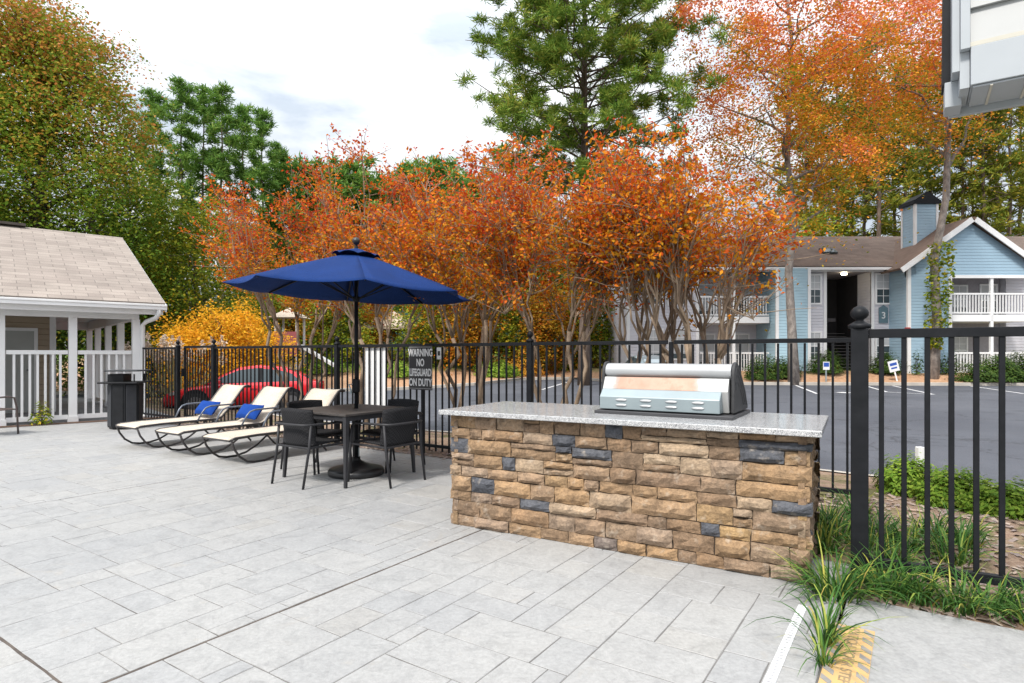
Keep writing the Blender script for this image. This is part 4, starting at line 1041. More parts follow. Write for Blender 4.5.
# ------------------------------------------------------------------ cars
def make_car(label, loc, rz, paint, cat='car'):
    t = thing('parked_car', label, cat, loc, rz)           # +x is the front
    # stations: x, z of sill, belt height, half width
    def prof_belt(x): return interp(x, [(-2.3, .82), (-2.1, .96), (-1.5, 1.0), (.6, .95), (1.0, .90), (1.9, .74), (2.25, .62), (2.34, .5)])
    def prof_w(x): return interp(x, [(-2.3, .72), (-2.0, .86), (-1, .91), (1.2, .91), (1.9, .84), (2.34, .62)])
    xs = [-2.3, -2.22, -2.05, -1.8, -1.5, -1.2, -.8, -.4, 0, .4, .8, 1.05, 1.3, 1.6, 1.9, 2.1, 2.25, 2.34]
    vs = []; m = 12
    for x in xs:
        b, wd, zs = prof_belt(x), prof_w(x), .24
        ring = [(-wd*.8, zs), (-wd*.97, zs+.1), (-wd, zs+.3), (-wd*.985, b-.12), (-wd*.93, b-.02), (-wd*.5, b+.02)]
        ring += [(-y, z) for y, z in ring[::-1]]
        vs += [(x, y, z) for y, z in ring]
    n = len(xs); mb = MB()
    mb.add(vs, [(i*m+k, (i+1)*m+k, (i+1)*m+(k+1) % m, i*m+(k+1) % m) for i in range(n-1) for k in range(m)]+[tuple(range(m)), tuple((n-1)*m+k for k in range(m-1, -1, -1))])
    mb.build('body', paint, t, smooth=True)
    cab = [(-2.0, .98, .70), (-1.55, 1.25, .66), (-1.1, 1.42, .62), (-.3, 1.49, .61), (.2, 1.43, .62), (.7, 1.2, .68), (1.15, .92, .74)]
    vs = []
    for x, z, wd in cab:
        vs += [(x, -.80, .92), (x, -wd, z-.04), (x, -wd*.75, z), (x, wd*.75, z), (x, wd, z-.04), (x, .80, .92)]
    MB().add(vs, [(i*6+k, (i+1)*6+k, (i+1)*6+k+1, i*6+k+1) for i in range(len(cab)-1) for k in range(5)]).build('roof', paint, t, smooth=True)
    for s in (-1, 1):
        pts = [(-1.62, .97), (-1.35, 1.22), (-.95, 1.34), (-.3, 1.40), (.2, 1.34), (.62, 1.15), (.95, .95)]
        def yy(z): return s*(.80-(z-.92)/(1.44-.92)*(.80-.635)+.012)
        w_ = MB().poly([(x, yy(z), z) for x, z in pts]).build('side_window', GLS, t, solid=.01)
        mb = MB()
        for x in (-.42,): mb.bar((x, yy(.95)+s*.004, .95), (x, yy(1.4)+s*.004, 1.4), .09, .012)
        mb.build('pillar', BLACK, w_)
        mb = MB().bar((-.35, s*.915, .78), (-.17, s*.915, .78), .03, .03).build('door_handle', paint, t, bevel=.008)
        MB().box((.75, s*.97, .98), (.16, .18, .12)).build('mirror', paint, t, bevel=.03)
        MB().prism([(2.0, s*.70, .60), (2.0, s*.84, .70), (1.75, s*.885, .76), (1.9, s*.84, .62)], (.14, -s*.01, -.03)).build('headlight', glass_m('lamp_lens', (.5, .52, .55)), t, bevel=.01)
        MB().box((-2.2, s*.66, .86), (.16, .3, .13)).build('taillight', pm('tail_red', (.3, .01, .015), rough=.2), t, bevel=.02)
        for x in (-1.36, 1.38):
            w_ = MB().tube([(x, s*.70, .33), (x, s*.925, .33)], .335, 24).build('wheel', pm('tyre_rubber', (.015, .015, .016), rough=.85), t, bevel=.03)
            MB().tube([(x, s*.90, .33), (x, s*.935, .33)], .22, 20).build('rim', pm('rim_alloy', (.18, .18, .19), rough=.35, metal=.6), w_)
            MB().tube([(x, s*.55, .37), (x, s*.915, .37)], .40, 24).build('wheel_arch', BLACK, t)
    MB().prism([(2.30, -.5, .36), (2.30, .5, .36), (2.26, .5, .62), (2.26, -.5, .62)], (.05, 0, 0)).build('grille', BLACK, t)
    MB().quad((.24, -.56, 1.41), (.24, .56, 1.41), (1.12, .66, .94), (1.12, -.66, .94)).build('windscreen', GLS, t, solid=.02)
    MB().quad((-1.2, -.54, 1.40), (-1.2, .54, 1.40), (-1.95, .62, 1.02), (-1.95, -.62, 1.02)).build('rear_window', GLS, t, solid=.02)
    return t
RED = pm('red_car_paint', (.62, .008, .014), (.56, .006, .012), 1, rough=.3, coat=.4)
BLUG = pm('blue_grey_car_paint', (.22, .27, .30), (.2, .25, .28), 1, rough=.25, coat=1)
cx, cy = -8.45, 19.3
make_car('bright red parked car behind the black fence and loungers', (cx, cy, lot_z(cx, cy)+.005), math.atan2(-.27, -.96), RED)
cx, cy = 6.25, 28.2
make_car('pale blue grey car parked behind the grill, before the lavender end wall', (cx, cy, lot_z(cx, cy)+.005), R(95), BLUG)

# ------------------------------------------------------------------ vegetation helpers
def leaves(C, L, W, seed, up=.5, fold=.18, droop=None):
    """one folded four-cornered leaf per centre"""
    r = np.random.RandomState(seed); n = len(C); C = np.asarray(C)
    N = r.normal(size=(n, 3)); N[:, 2] = np.abs(N[:, 2])+up; N /= np.linalg.norm(N, axis=1)[:, None]
    T = r.normal(size=(n, 3)); T -= N*(T*N).sum(1)[:, None]; T /= np.linalg.norm(T, axis=1)[:, None]
    B = np.cross(N, T); s = r.uniform(.7, 1.3, (n, 1)); l = L*s*.5; w = W*s*.5
    V = np.stack([C-T*l, C+B*w+N*w*fold*2-T*l*.1, C+T*l, C-B*w+N*w*fold*2-T*l*.1], 1).reshape(-1, 3)
    return V, np.arange(4*n).reshape(-1, 4)
def wig(p, q, n, amp, rr):
    p, q = Vector(p), Vector(q); L = (q-p).length; out = [p]
    for i in range(1, n):
        out.append(p.lerp(q, i/n)+Vector((rr.uniform(-1, 1), rr.uniform(-1, 1), rr.uniform(-.5, .5)))*amp*L)
    return out+[q]
BARKC = bark('crape_bark', (.36, .275, .195), (.16, .11, .075), (7, 7, 2.2), .5)
BARKP = bark('pine_bark', (.20, .145, .115), (.08, .057, .045), (5, 5, 1.2))
BARKG = bark('grey_bark', (.33, .29, .26), (.13, .11, .10), (4, 4, 2))
BARKD = bark('dark_bark', (.10, .08, .065), (.045, .036, .03), (4, 4, 1.5))

def crape(label, loc, seed, H, rad, mat, group, nst=6, lean=(0, 0), leafmul=1.6, low=.62):
    rr = random.Random(seed); t = thing('crape_myrtle', label, 'tree', loc, rr.uniform(0, 6.28)*0, group)
    mb = MB(); C = []
    def twig(p, q, n_, r0=.006):
        pts = wig(p, q, 3, .05, rr); mb.tube(pts, [r0, r0*.8, r0*.6, r0*.35], 4, caps=False)
        for k in range(n_):
            u = rr.random()**.75; i = min(2, int(u*3)); c = pts[i].lerp(pts[i+1], u*3-i)
            d = .035+.075*(1-u)
            C.append(c+Vector((rr.gauss(0, d), rr.gauss(0, d), rr.gauss(0, d))))
    for s in range(nst):
        az = 2*pi*(s+rr.uniform(-.25, .25))/nst; h1 = H*rr.uniform(.36, .46); rd = rad*rr.uniform(.18, .42)
        dirv = Vector((math.cos(az), math.sin(az), 0))
        b = dirv*rr.uniform(.05, .16); k1 = b+dirv*rd*.45+Vector((0, 0, h1*.55)); top = dirv*rd+Vector((lean[0], lean[1], h1))
        pts = wig(b+Vector((0, 0, -.06)), k1, 3, .09, rr)+wig(k1, top, 3, .15, rr)[1:]
        r0 = rr.uniform(.026, .038)
        mb.tube(pts, [r0*1.15, r0, r0*.95, r0*.9, r0*.85, r0*.85, r0*.9], 7)
        for f in range(rr.choice((3, 4, 4))):
            a2 = az+rr.uniform(-1.25, 1.25); d2 = Vector((math.cos(a2), math.sin(a2), 0)); start = pts[-1] if f < 3 else pts[-2]
            e = start+d2*rad*rr.uniform(.15, .38)+Vector((0, 0, H*rr.uniform(.15, .27)))
            bp = wig(start, e, 4, .06, rr); mb.tube(bp, [r0*.62, r0*.55, r0*.48, r0*.42, r0*.36], 6)
            for g in range(rr.choice((5, 6, 7))):
                bs = bp[rr.choice((2, 3, 4, 4))]; a3 = a2+rr.uniform(-1.3, 1.3); d3 = Vector((math.cos(a3), math.sin(a3), 0))
                rise = rr.uniform(.06, .32) if rr.random() < .72 else rr.uniform(-.06, .08)
                e2 = bs+d3*rad*rr.uniform(.12, .42)+Vector((0, 0, H*rise))
                e2.z = min(e2.z, H*rr.uniform(.93, 1.04))
                if e2.z < H*low*.98 and rr.random() < .9: continue
                br = wig(bs, e2, 3, .05, rr); mb.tube(br, [r0*.28, r0*.24, r0*.2, r0*.15], 5, caps=False)
                for h in range(rr.choice((6, 7, 8))):
                    ts = br[rr.choice((1, 2, 3, 3))]; v = Vector((rr.gauss(0, .55), rr.gauss(0, .55), rr.uniform(.05, 1.1))).normalized()*rr.uniform(.25, .62)
                    v += d3*.12
                    twig(ts, ts+v, int(rr.randint(9, 17)*leafmul))
    mb.build('trunk', BARKC, t, smooth=True)
    C = [c for c in C if c.z > H*low+rr.gauss(0, .08*H) or rr.random() < .05]
    V, F = leaves([tuple(c) for c in C], .058, .033, seed, up=.3)
    np_obj('crown', V, F, mat, t)
    return t
ORG = [(0, (.14, .15, .015)), (.14, (.46, .27, .02)), (.36, (.72, .30, .018)), (.58, (.66, .155, .014)), (.78, (.52, .065, .018)), (.9, (.54, .12, .05)), (1, (.62, .24, .13))]
CR1 = leafm('crape_leaf_orange', ORG, .9, zgrad=(1.5, 4.2, -.24, .10))
CR2 = leafm('crape_leaf_red', [(0, (.16, .16, .018)), (.16, (.52, .28, .02)), (.38, (.68, .21, .016)), (.6, (.58, .10, .015)), (.8, (.46, .04, .02)), (.91, (.52, .12, .06)), (1, (.6, .24, .14))], .9, zgrad=(1.5, 4.5, -.30, .04))
gp = 'crape myrtles along the fence'
for q, (px, Y, H, rad, mt, lab, nst) in enumerate((
    (698, 6.95, 3.65, 1.0, CR1, 'orange crape myrtle with many pale stems right behind the grill', 6),
    (640, 7.45, 3.5, 1.0, CR1, 'golden orange crape myrtle with slim stems between the grill and the lavender end wall', 4),
    (556, 7.95, 4.1, 1.25, CR2, 'red orange crape myrtle behind the left half of the granite counter', 5),
    (468, 8.85, 4.3, 1.3, CR1, 'copper crape myrtle rising behind the black warning sign', 6),
    (376, 9.9, 4.6, 1.4, CR2, 'rust red crape myrtle behind the parasol pole', 5),
    (298, 11.0, 4.4, 1.5, CR2, 'red crape myrtle at the left end of the row, behind the parasol edge', 5))):
    crape(lab, (PX(px, Y).x, Y, -.05), 40+q*7, H, rad, mt, gp, nst, low=.66 if q < 2 else .47)

def broad(name, label, loc, H, z0, rad, mat, barkm, n, leaf, seed, group=None, r0=.22, ncl=230, prof=.42, lean=(0, 0), flat=.55, limbs=16, trunk_top=.85, cl=None, upward=.5, scat=1.0):
    rr = random.Random(seed); r = np.random.RandomState(seed); t = thing(name, label, 'tree', loc, 0, group)
    mb = MB(); tp = Vector((lean[0], lean[1], H*trunk_top))
    tr = wig((0, 0, -.3), tp, 7, .012, rr); mb.tube(tr, [r0*(1.25 if i == 0 else 1)*(1-.11*i) for i in range(8)], 9)
    def env(f): return rad*math.sqrt(max(.02, 1-((f-prof)/((1-prof) if f > prof else prof*1.12))**2))
    tips = []
    for k in range(limbs):
        f = (k+.5)/limbs; zt = z0*.75+(H*trunk_top-z0*.75)*f*.95; a = k*2.4+rr.uniform(-.4, .4)
        i = min(6, int(zt/(H*trunk_top)*7)); s = tr[i].lerp(tr[i+1], zt/(H*trunk_top)*7-i)
        fe = min(.97, max(0.02, (zt-z0)/(H-z0)+rr.uniform(.08, .3)*upward*1.5)); R_ = env(fe)*rr.uniform(.6, .95)
        e = Vector((lean[0]*fe+R_*math.cos(a), lean[1]*fe+R_*math.sin(a), z0+(H-z0)*fe))
        pts = wig(s, e, 5, .05, rr); rb = r0*(.42-.22*f); mb.tube(pts, [rb*(1-.17*j) for j in range(6)], 6)
        for g in range(5):
            j = rr.choice((2, 3, 4, 5)); v = Vector((rr.gauss(0, 1), rr.gauss(0, 1), rr.gauss(.4, .6))).normalized()*rad*rr.uniform(.2, .42)
            e2 = pts[j]+v; mb.tube(wig(pts[j], e2, 3, .06, rr), [rb*.35, rb*.28, rb*.2, rb*.1], 5, caps=False); tips.append(e2)
    mb.build('trunk', barkm, t, smooth=True)
    cl = cl or rad*.17; cen = [tuple(p) for p in tips]
    while len(cen) < ncl:
        f = rr.random()**.9; a = rr.uniform(0, 2*pi); q = rr.random()**.38*scat
        lob = 1+.18*math.sin(3*a+seed)+.15*math.sin(5*a+9*f+seed*2)+.14*math.sin(14*f+2*a+seed)
        R_ = env(f)*q*lob; cen.append((lean[0]*f+R_*math.cos(a), lean[1]*f+R_*math.sin(a), z0+(H-z0)*f+rr.uniform(-.03, .03)*H))
    per = n//len(cen); C = []
    for c in cen:
        k = rr.uniform(.42, 1.55); m_ = max(4, int(per*k*k)); g = r.normal(size=(m_, 3))*np.array([cl*k, cl*k, cl*k*flat]); g[:, 2] -= .35*(g[:, 0]**2+g[:, 1]**2)/cl
        C.append(g+np.array(c))
    V, F = leaves(np.concatenate(C), leaf, leaf*.68, seed+1, up=.7)
    np_obj('crown', V, F, mat, t); return t
G1 = leafm('turning_maple_leaf', [(0, (.06, .13, .015)), (.3, (.13, .23, .025)), (.58, (.25, .31, .035)), (.76, (.44, .29, .045)), (.88, (.58, .23, .06)), (1, (.62, .24, .10))], .25, zgrad=(4, 16, -.26, .2))
G2 = leafm('yellow_green_leaf', [(0, (.06, .10, .012)), (.35, (.13, .20, .02)), (.65, (.26, .30, .028)), (.85, (.48, .38, .03)), (1, (.6, .36, .04))], .35)
OR3 = leafm('amber_gold_leaf', [(0, (.14, .15, .02)), (.3, (.36, .24, .02)), (.6, (.55, .26, .025)), (.85, (.5, .14, .02)), (1, (.4, .08, .02))], .6)
G3 = leafm('deep_green_leaf', [(0, (.03, .065, .012)), (.5, (.065, .12, .02)), (.85, (.12, .17, .025)), (1, (.22, .19, .035))], .35)
MP = leafm('red_maple_leaf', [(0, (.10, .18, .02)), (.30, (.22, .27, .03)), (.42, (.56, .36, .03)), (.54, (.82, .36, .035)), (.68, (.78, .22, .07)), (.82, (.76, .28, .19)), (1, (.80, .42, .33))], .32, w=.36, zgrad=(9, 21, -.22, .08))
YL = leafm('golden_leaf', [(0, (.5, .27, .02)), (.3, (.78, .42, .025)), (.65, (.88, .52, .04)), (.85, (.85, .38, .04)), (1, (.75, .26, .07))], 1.1, trans=.45)
broad('broadleaf_tree', 'huge green tree with rusty orange top behind the pool pavilion', (-18.9, 24, -.3), 15.7, 2.6, 4.5, G1, BARKD, 105000, .135, 3, r0=.35, ncl=300, limbs=26, prof=.28, cl=.72, flat=.36)
broad('broadleaf_tree', 'yellow green tree between the pavilion roof and the parasol, below tall pines', (PX(196, 26.5).x, 26.5, -.2), 8.4, .8, 3.0, G2, BARKD, 26000, .125, 11, r0=.16, ncl=220, cl=.42)
broad('broadleaf_tree', 'dark green tree filling the gap right of the pavilion roof end', (PX(160, 33).x, 33, -.2), 8.6, .5, 3.8, G3, BARKD, 20000, .16, 12, r0=.2, ncl=230, cl=.5)
broad('broadleaf_tree', 'green tree at the far left seen through the pavilion porch', (PX(70, 27).x, 28.5, -.2), 7, .3, 4.2, G3, BARKD, 18000, .17, 13, r0=.2, ncl=210, cl=.55)
broad('maple_tree', 'tall red and orange maple with pale trunk before the blue bay', (PX(794, 29.8).x, 29.8, .05), 23, 9.6, 5.5, MP, BARKG, 46000, .14, 17, r0=.24, ncl=260, limbs=22, prof=.46, cl=.52, flat=.45, lean=(-.4, 0))
broad('maple_tree', 'tall orange maple with ivy climbing its pale trunk before the blue gable', (PX(932, 30.4).x, 30.4, .05), 26, 14.0, 5.0, MP, BARKG, 32000, .14, 23, r0=.24, ncl=210, limbs=16, prof=.42, cl=.55, flat=.5, lean=(1.5, .3))
# ivy on the last trunk
tr_ = [o for o in bpy.data.objects if o.get('label', '').startswith('tall orange maple with ivy')][0]
r = np.random.RandomState(5); C = []
for i in range(900):
    z = 1.6+5.4*r.rand(); k = 1 if z > 2.2 else .5; C.append((.42*math.cos(i)*k*(.6+r.rand())-.0+.06*z, .35*math.sin(i)*k*(.6+r.rand())-.1, z))
V, F = leaves(C, .19, .14, 6); np_obj('ivy', V, F, G2, tr_)
sh = broad('japanese_maple', 'golden yellow small maple with a domed crown behind the red car', (PX(221, 23.5).x, 23.5, -.45), 3.55, 1.1, 2.35, YL, BARKD, 19000, .095, 31, r0=.12, ncl=170, prof=.3, cl=.36, flat=.5, limbs=12)

# ------------------------------------------------------------------ pines
def pine(label, loc, H, z0, rad, mat, seed, group=None, tuft=.4, wd=.06, nb=70, per=9, r0=.22, blades=9, shape='cone', lean=0, name='pine_tree'):
    rr = random.Random(seed); r = np.random.RandomState(seed); t = thing(name, label, 'tree', loc, 0, group); mb = MB()
    tr = wig((0, 0, -.4), (lean, 0, H), 8, .006, rr); mb.tube(tr, [r0*(1.15 if i == 0 else 1)*(1-.105*i) for i in range(9)], 8)
    V = []; C = []
    for k in range(nb):
        f = (k+.5)/nb; z = z0+(H-z0)*f**.9; a = k*2.399+rr.uniform(-.5, .5)
        R_ = rad*(((1-f)**.65)*.98+.05 if shape == 'cone' else math.sqrt(max(.03, 1-((f-.45)/.6)**2)))*rr.uniform(.55, 1.08)
        if f < .12: R_ *= .6+3*f
        i = min(7, int(z/H*8)); s = tr[i].lerp(tr[i+1], z/H*8-i)
        e = s+Vector((math.cos(a)*R_, math.sin(a)*R_, R_*rr.uniform(.05, .5)))
        pts = wig(s, e, 4, .05, rr); rb = r0*.2*(1-.6*f)+.012; mb.tube(pts, [rb, rb*.8, rb*.6, rb*.45, rb*.25], 5, caps=False)
        for g in range(per):
            if g % 5: c = sub+Vector((rr.gauss(0, tuft*.42), rr.gauss(0, tuft*.42), rr.gauss(0, tuft*.26))); C.append(c); continue
            u = rr.uniform(.4, 1.0)**.8; i = min(3, int(u*4)); c = pts[i].lerp(pts[i+1], u*4-i)
            sd_ = R_*.11+.14
            c = c+Vector((rr.gauss(0, sd_), rr.gauss(0, sd_), rr.gauss(.05, sd_*.55))); C.append(c); sub = c
    C = np.array([tuple(c) for c in C]); n = len(C)
    D = r.normal(size=(n, blades, 3)); D[:, :, 2] = D[:, :, 2]*.7+.45; D /= np.linalg.norm(D, axis=2)[:, :, None]
    S = np.cross(D, r.normal(size=(n, blades, 3))); S /= np.linalg.norm(S, axis=2)[:, :, None]
    L = tuft*r.uniform(.6, 1.15, (n, blades, 1)); c = C[:, None, :]+r.normal(size=(n, blades, 3))*tuft*.16
    w0 = wd*.5
    V = np.stack([c-S*w0*.5, c+D*L*.45-S*w0*1.3, c+D*L, c+D*L*.45+S*w0*1.3], 2).reshape(-1, 3)
    mb.build('trunk', BARKP, t, smooth=True)
    np_obj('crown', V, np.arange(len(V)).reshape(-1, 4), mat, t); return t
PN1 = leafm('pine_needle', [(0, (.06, .13, .022)), (.4, (.13, .235, .035)), (.75, (.27, .35, .055)), (1, (.46, .38, .08))], .45, trans=.25)
PN2 = leafm('fresh_pine_needle', [(0, (.06, .14, .03)), (.5, (.13, .26, .05)), (.85, (.24, .37, .075)), (1, (.33, .38, .09))], .3, trans=.3)
PN3 = leafm('yellowing_pine_needle', [(0, (.06, .10, .015)), (.4, (.14, .19, .025)), (.75, (.30, .29, .04)), (1, (.5, .35, .05))], .25, trans=.3)
pine('big dense green pine towering behind the crape myrtles at the centre', (PX(588, 28).x, 29.5, .1), 23.5, 5.2, 5.9, PN1, 5, tuft=.44, wd=.034, nb=165, per=30, r0=.30, blades=30, shape='oval')
lab = lambda i: f'tall slim pine, {ORD[i]} from the left in the grove beside the big green tree'
p0 = pine(lab(0), (PX(153, 50).x, 50, .5), 22.6, 9.0, 1.55, PN2, 61, 'slim pines at the left', tuft=.55, wd=.065, nb=36, per=10, r0=.19, blades=24, shape='oval')
for i, (px, Y, h) in enumerate(((181, 49, 1.02), (203, 52, 1.05), (222, 50, 1.02), (243, 54, 1.02), (262, 51, .95), (277, 56, .9))):
    dup(p0, (PX(px, Y).x, Y, .5), i*1.3+.5, lab(i+1), (h*.95, h*.95, h))
lab = lambda i: f'round topped green pine, {ORD[i]} from the left above the red crape myrtle crowns'
p1 = pine(lab(0), (PX(296, 55).x, 55, .8), 17.6, 4, 3.6, PN2, 66, 'green treetops over the crape myrtles', tuft=.75, wd=.10, nb=90, per=11, r0=.26, blades=14, shape='oval')
for i, (px, Y, h) in enumerate(((322, 57, 1.0), (350, 55, 1.0), (379, 58, .97), (412, 55, .98), (440, 57, 1.04), (470, 54, .9))):
    dup(p1, (PX(px, Y).x, Y, .8), i*1.1+.3, lab(i+1), h)
lab = lambda i: f'tall pine trunk with thin yellowing crown, {ORD[i]} from the left behind the apartment roof'
p2 = pine(lab(0), (PX(806, 55).x, 55, .8), 27, 11, 3.6, PN3, 71, 'pines in the wood behind the apartment house', tuft=.75, wd=.10, nb=40, per=7, r0=.26, blades=14, shape='oval')
spots = [(822, 60), (836, 54), (852, 62), (866, 56), (878, 52), (893, 60), (905, 54), (918, 63), (930, 56), (962, 55), (972, 61), (984, 54), (997, 58), (1010, 53), (1022, 60)]
for i, (px, Y) in enumerate(spots):
    s = .9+.18*((i*37) % 10)/10; dup(p2, (PX(px, Y).x, Y, .8), i*1.7, lab(i+1), (s, s, s*1.02))
lab = lambda i: f'yellow green understory tree, {ORD[i]} from the left just above the apartment roof'
u0 = broad('broadleaf_tree', lab(0), (PX(815, 47).x, 47.5, .6), 12.5, 3, 3.0, G2, BARKD, 9000, .3, 81, 'understory trees behind the apartment house', r0=.16, ncl=130, cl=.6)
for i, (px, Y, s) in enumerate(((872, 52, .8), (925, 51, .85), (1000, 53, .9))):
    dup(u0, (PX(px, Y).x, Y, .6), i*2.1+1, lab(i+1), s)
lab = lambda i: f'dark green tree, {ORD[i]} from the left in the wood behind the tennis court fence'
d0 = broad('broadleaf_tree', lab(0), (PX(250, 58).x, 60, .9), 12, 1.0, 5.5, G3, BARKD, 12000, .38, 91, 'dark trees behind the tennis court', r0=.22, ncl=150, cl=.9)
for i, (px, Y, s) in enumerate(((330, 62, .95), (410, 60, 1.0), (485, 58, .9), (545, 60, 1.1), (610, 52, 1.05), (655, 56, 1.0))):
    dup(d0, (PX(px, Y).x, Y, .9), i*2.3+.7, lab(i+1), s)
dup(d0, (PX(1010, 70).x, 70, .8), 2.0, 'dark green tree behind the right part of the blue house roof', .95)
for i, (x, Y) in enumerate(((58, 60), (68, 58), (78, 62))): dup(d0, (x, Y, .9), i*1.9, f'dark green tree, {ORD[i]} beyond the right end of the blue house', 1.2)
dup(d0, (PX(-20, 55).x, 55, .8), 1.0, 'dark green tree beyond the pavilion at the far left edge', 1.2)
dup(d0, (PX(120, 52).x, 52, .8), 3.0, 'dark green tree low behind the pavilion porch columns', .95)
lab = lambda c, i: f'{c} understory tree before the green tennis screen, {ORD[i]} from the left'
y0 = broad('understory_tree', lab('yellow green', 0), (PX(262, 38).x, 38.5, .9), 4.6, .5, 2.1, G2, BARKD, 9000, .17, 131, 'understory trees before the tennis screen', r0=.1, ncl=120, cl=.36, limbs=12)
o0 = broad('understory_tree', lab('orange gold', 1), (PX(305, 39).x, 39.5, .9), 5.0, .6, 2.1, OR3, BARKD, 9000, .17, 137, 'understory trees before the tennis screen', r0=.1, ncl=120, cl=.36, limbs=12)
for i, (px, Y, sc_f) in enumerate(((340, 38, 1.0), (377, 40, .8), (432, 39, 1.05), (470, 38, 1.1), (512, 40, 1.1), (552, 39, 1.0), (592, 40, 1.15))):
    src, c_ = (y0, 'yellow green') if i % 2 == 0 else (o0, 'orange gold')
    dup(src, (PX(px, Y).x, Y, .9), i*1.3+.6, lab(c_, i+2), sc_f)
# ------------------------------------------------------------------ shrubs
def shrub(name, label, loc, rx, ry, h, mat, n, leaf, seed, group=None, cat='shrub', stems=7):
    r = np.random.RandomState(seed); rr = random.Random(seed); t = thing(name, label, cat, loc, 0, group)
    mb = MB()
    for k in range(stems):
        a = rr.uniform(0, 6.28); q = rr.uniform(.2, .8); mb.tube(wig((0, 0, -.05), (rx*q*math.cos(a), ry*q*math.sin(a), h*rr.uniform(.5, .85)), 3, .08, rr), [.012, .01, .008, .005], 5)
    mb.build('stem', BARKD, t)
    u = r.normal(size=(n, 3)); u /= np.linalg.norm(u, axis=1)[:, None]; u[:, 2] = np.abs(u[:, 2])*1.0
    rad = r.rand(n, 1)**.28
    lob = 1+.13*np.sin(4*np.arctan2(u[:, 1], u[:, 0])+seed)+.10*np.sin(9*u[:, 2]+5*u[:, 0]*2+seed)+.06*np.sin(13*u[:, 0]+seed)
    C = u*rad*lob[:, None]*np.array([rx, ry, h])+r.normal(size=(n, 3))*leaf*.4; C[:, 2] = np.abs(C[:, 2])+.02
    V, F = leaves(C, leaf, leaf*.5, seed, up=.6); np_obj('foliage', V, F, mat, t); return t
AZ = leafm('azalea_leaf', [(0, (.06, .13, .015)), (.4, (.15, .27, .03)), (.75, (.27, .38, .05)), (1, (.40, .42, .09))], 3)
BX = leafm('box_leaf', [(0, (.02, .045, .012)), (.5, (.05, .10, .02)), (.85, (.10, .16, .03)), (1, (.18, .18, .04))], 1.5)
def gz_bed(a, b):
    b0 = 3.84 if a > -.45 else 5.9; v = (b-b0)/(kb(a)-b0); p = P(a, b); z0 = -.015 if a > -.45 else -.03
    return z0+(lot_z(p.x, p.y)+.125-z0)*sm(v)
for q, (px, Y, rx, h, lb_) in enumerate(((908, 6.05, .30, .34, 'bright green low azalea left of its neighbours inside the fence corner bed'),
                                         (953, 5.55, .33, .31, 'bright green azalea in the middle of the three by the parking kerb'),
                                         (1000, 5.2, .30, .26, 'bright green azalea at the right edge of the bed, behind the near fence'))):
    p = PX(px, Y); a, b = AB(p.x, p.y); shrub('azalea_shrub', lb_, (p.x, p.y, gz_bed(a, b)-.02), rx, rx*.85, h, AZ, 4200, .046, 200+q, 'azaleas in the corner bed')
# far shrubs by the building
def tz(x, y): return bank_z(x, y)
for q, (px, Y, rx, h, nm, lb_) in enumerate((
    (763, 30.6, .95, 1.2, 'box_shrub', 'clipped green shrub left of the maple trunk under the first floor balcony'),
    (785, 30.9, .8, 1.0, 'box_shrub', 'small green shrub directly beside the maple trunk'),
    (826, 31.6, .95, 1.15, 'box_shrub', 'green shrub left of the dark stairwell opening'),
    (885, 31.4, .8, 1.05, 'box_shrub', 'round dark green shrub right of the stairwell path'),
    (984, 29.6, .95, 1.2, 'box_hedge', 'long clipped hedge below the blue gable balcony'))):
    p = PX(px, Y)
    if nm == 'box_hedge':
        t = shrub(nm, lb_, (p.x+1.2, p.y, tz(p.x, p.y)), 2.7, .9, 1.25, BX, 12000, .12, 220+q, None, 'hedge', 16)
    else: shrub(nm, lb_, (p.x, p.y, tz(p.x, p.y)), rx, rx*.9, h, BX, 3500, .11, 220+q, 'foundation shrubs of the blue house')
OR2 = leafm('amber_leaf', [(0, (.25, .12, .015)), (.4, (.5, .22, .025)), (.8, (.6, .32, .04)), (1, (.45, .12, .03))], 1)
for q, (px, Y, rx, h, m_, lb_) in enumerate((
    (522, 38.5, 2.2, 1.75, OR2, 'amber yellow shrub on the pine straw bank, seen just left of the fence post'),
    (565, 41, 2.0, 1.5, G2, 'yellow green shrub on the bank, seen just right of the fence post'),
    (462, 40.5, 1.9, 1.0, OR2, 'orange brown shrub on the bank right of the warning sign'),
    (496, 36.5, 1.5, .95, AZ, 'light green low shrub on the bank in front of the amber shrub'),
    (612, 42, 2.4, 1.5, OR2, 'golden brown shrub on the bank left of the grill'),
    (665, 43, 2.0, 1.5, OR2, 'golden shrub beside the lavender end wall'),
    (400, 35.5, 1.6, .8, AZ, 'light green shrub on the lawn bank left of the warning sign'),
    (320, 35.5, 1.9, .9, AZ, 'light green shrub on the lawn bank right of the red car'))):
    p = PX(px, Y); shrub('bank_shrub', lb_, (p.x, p.y, tz(p.x, p.y)-.05), rx, rx*.8, h, m_, 3200, .16, 240+q, 'shrubs on the far bank')
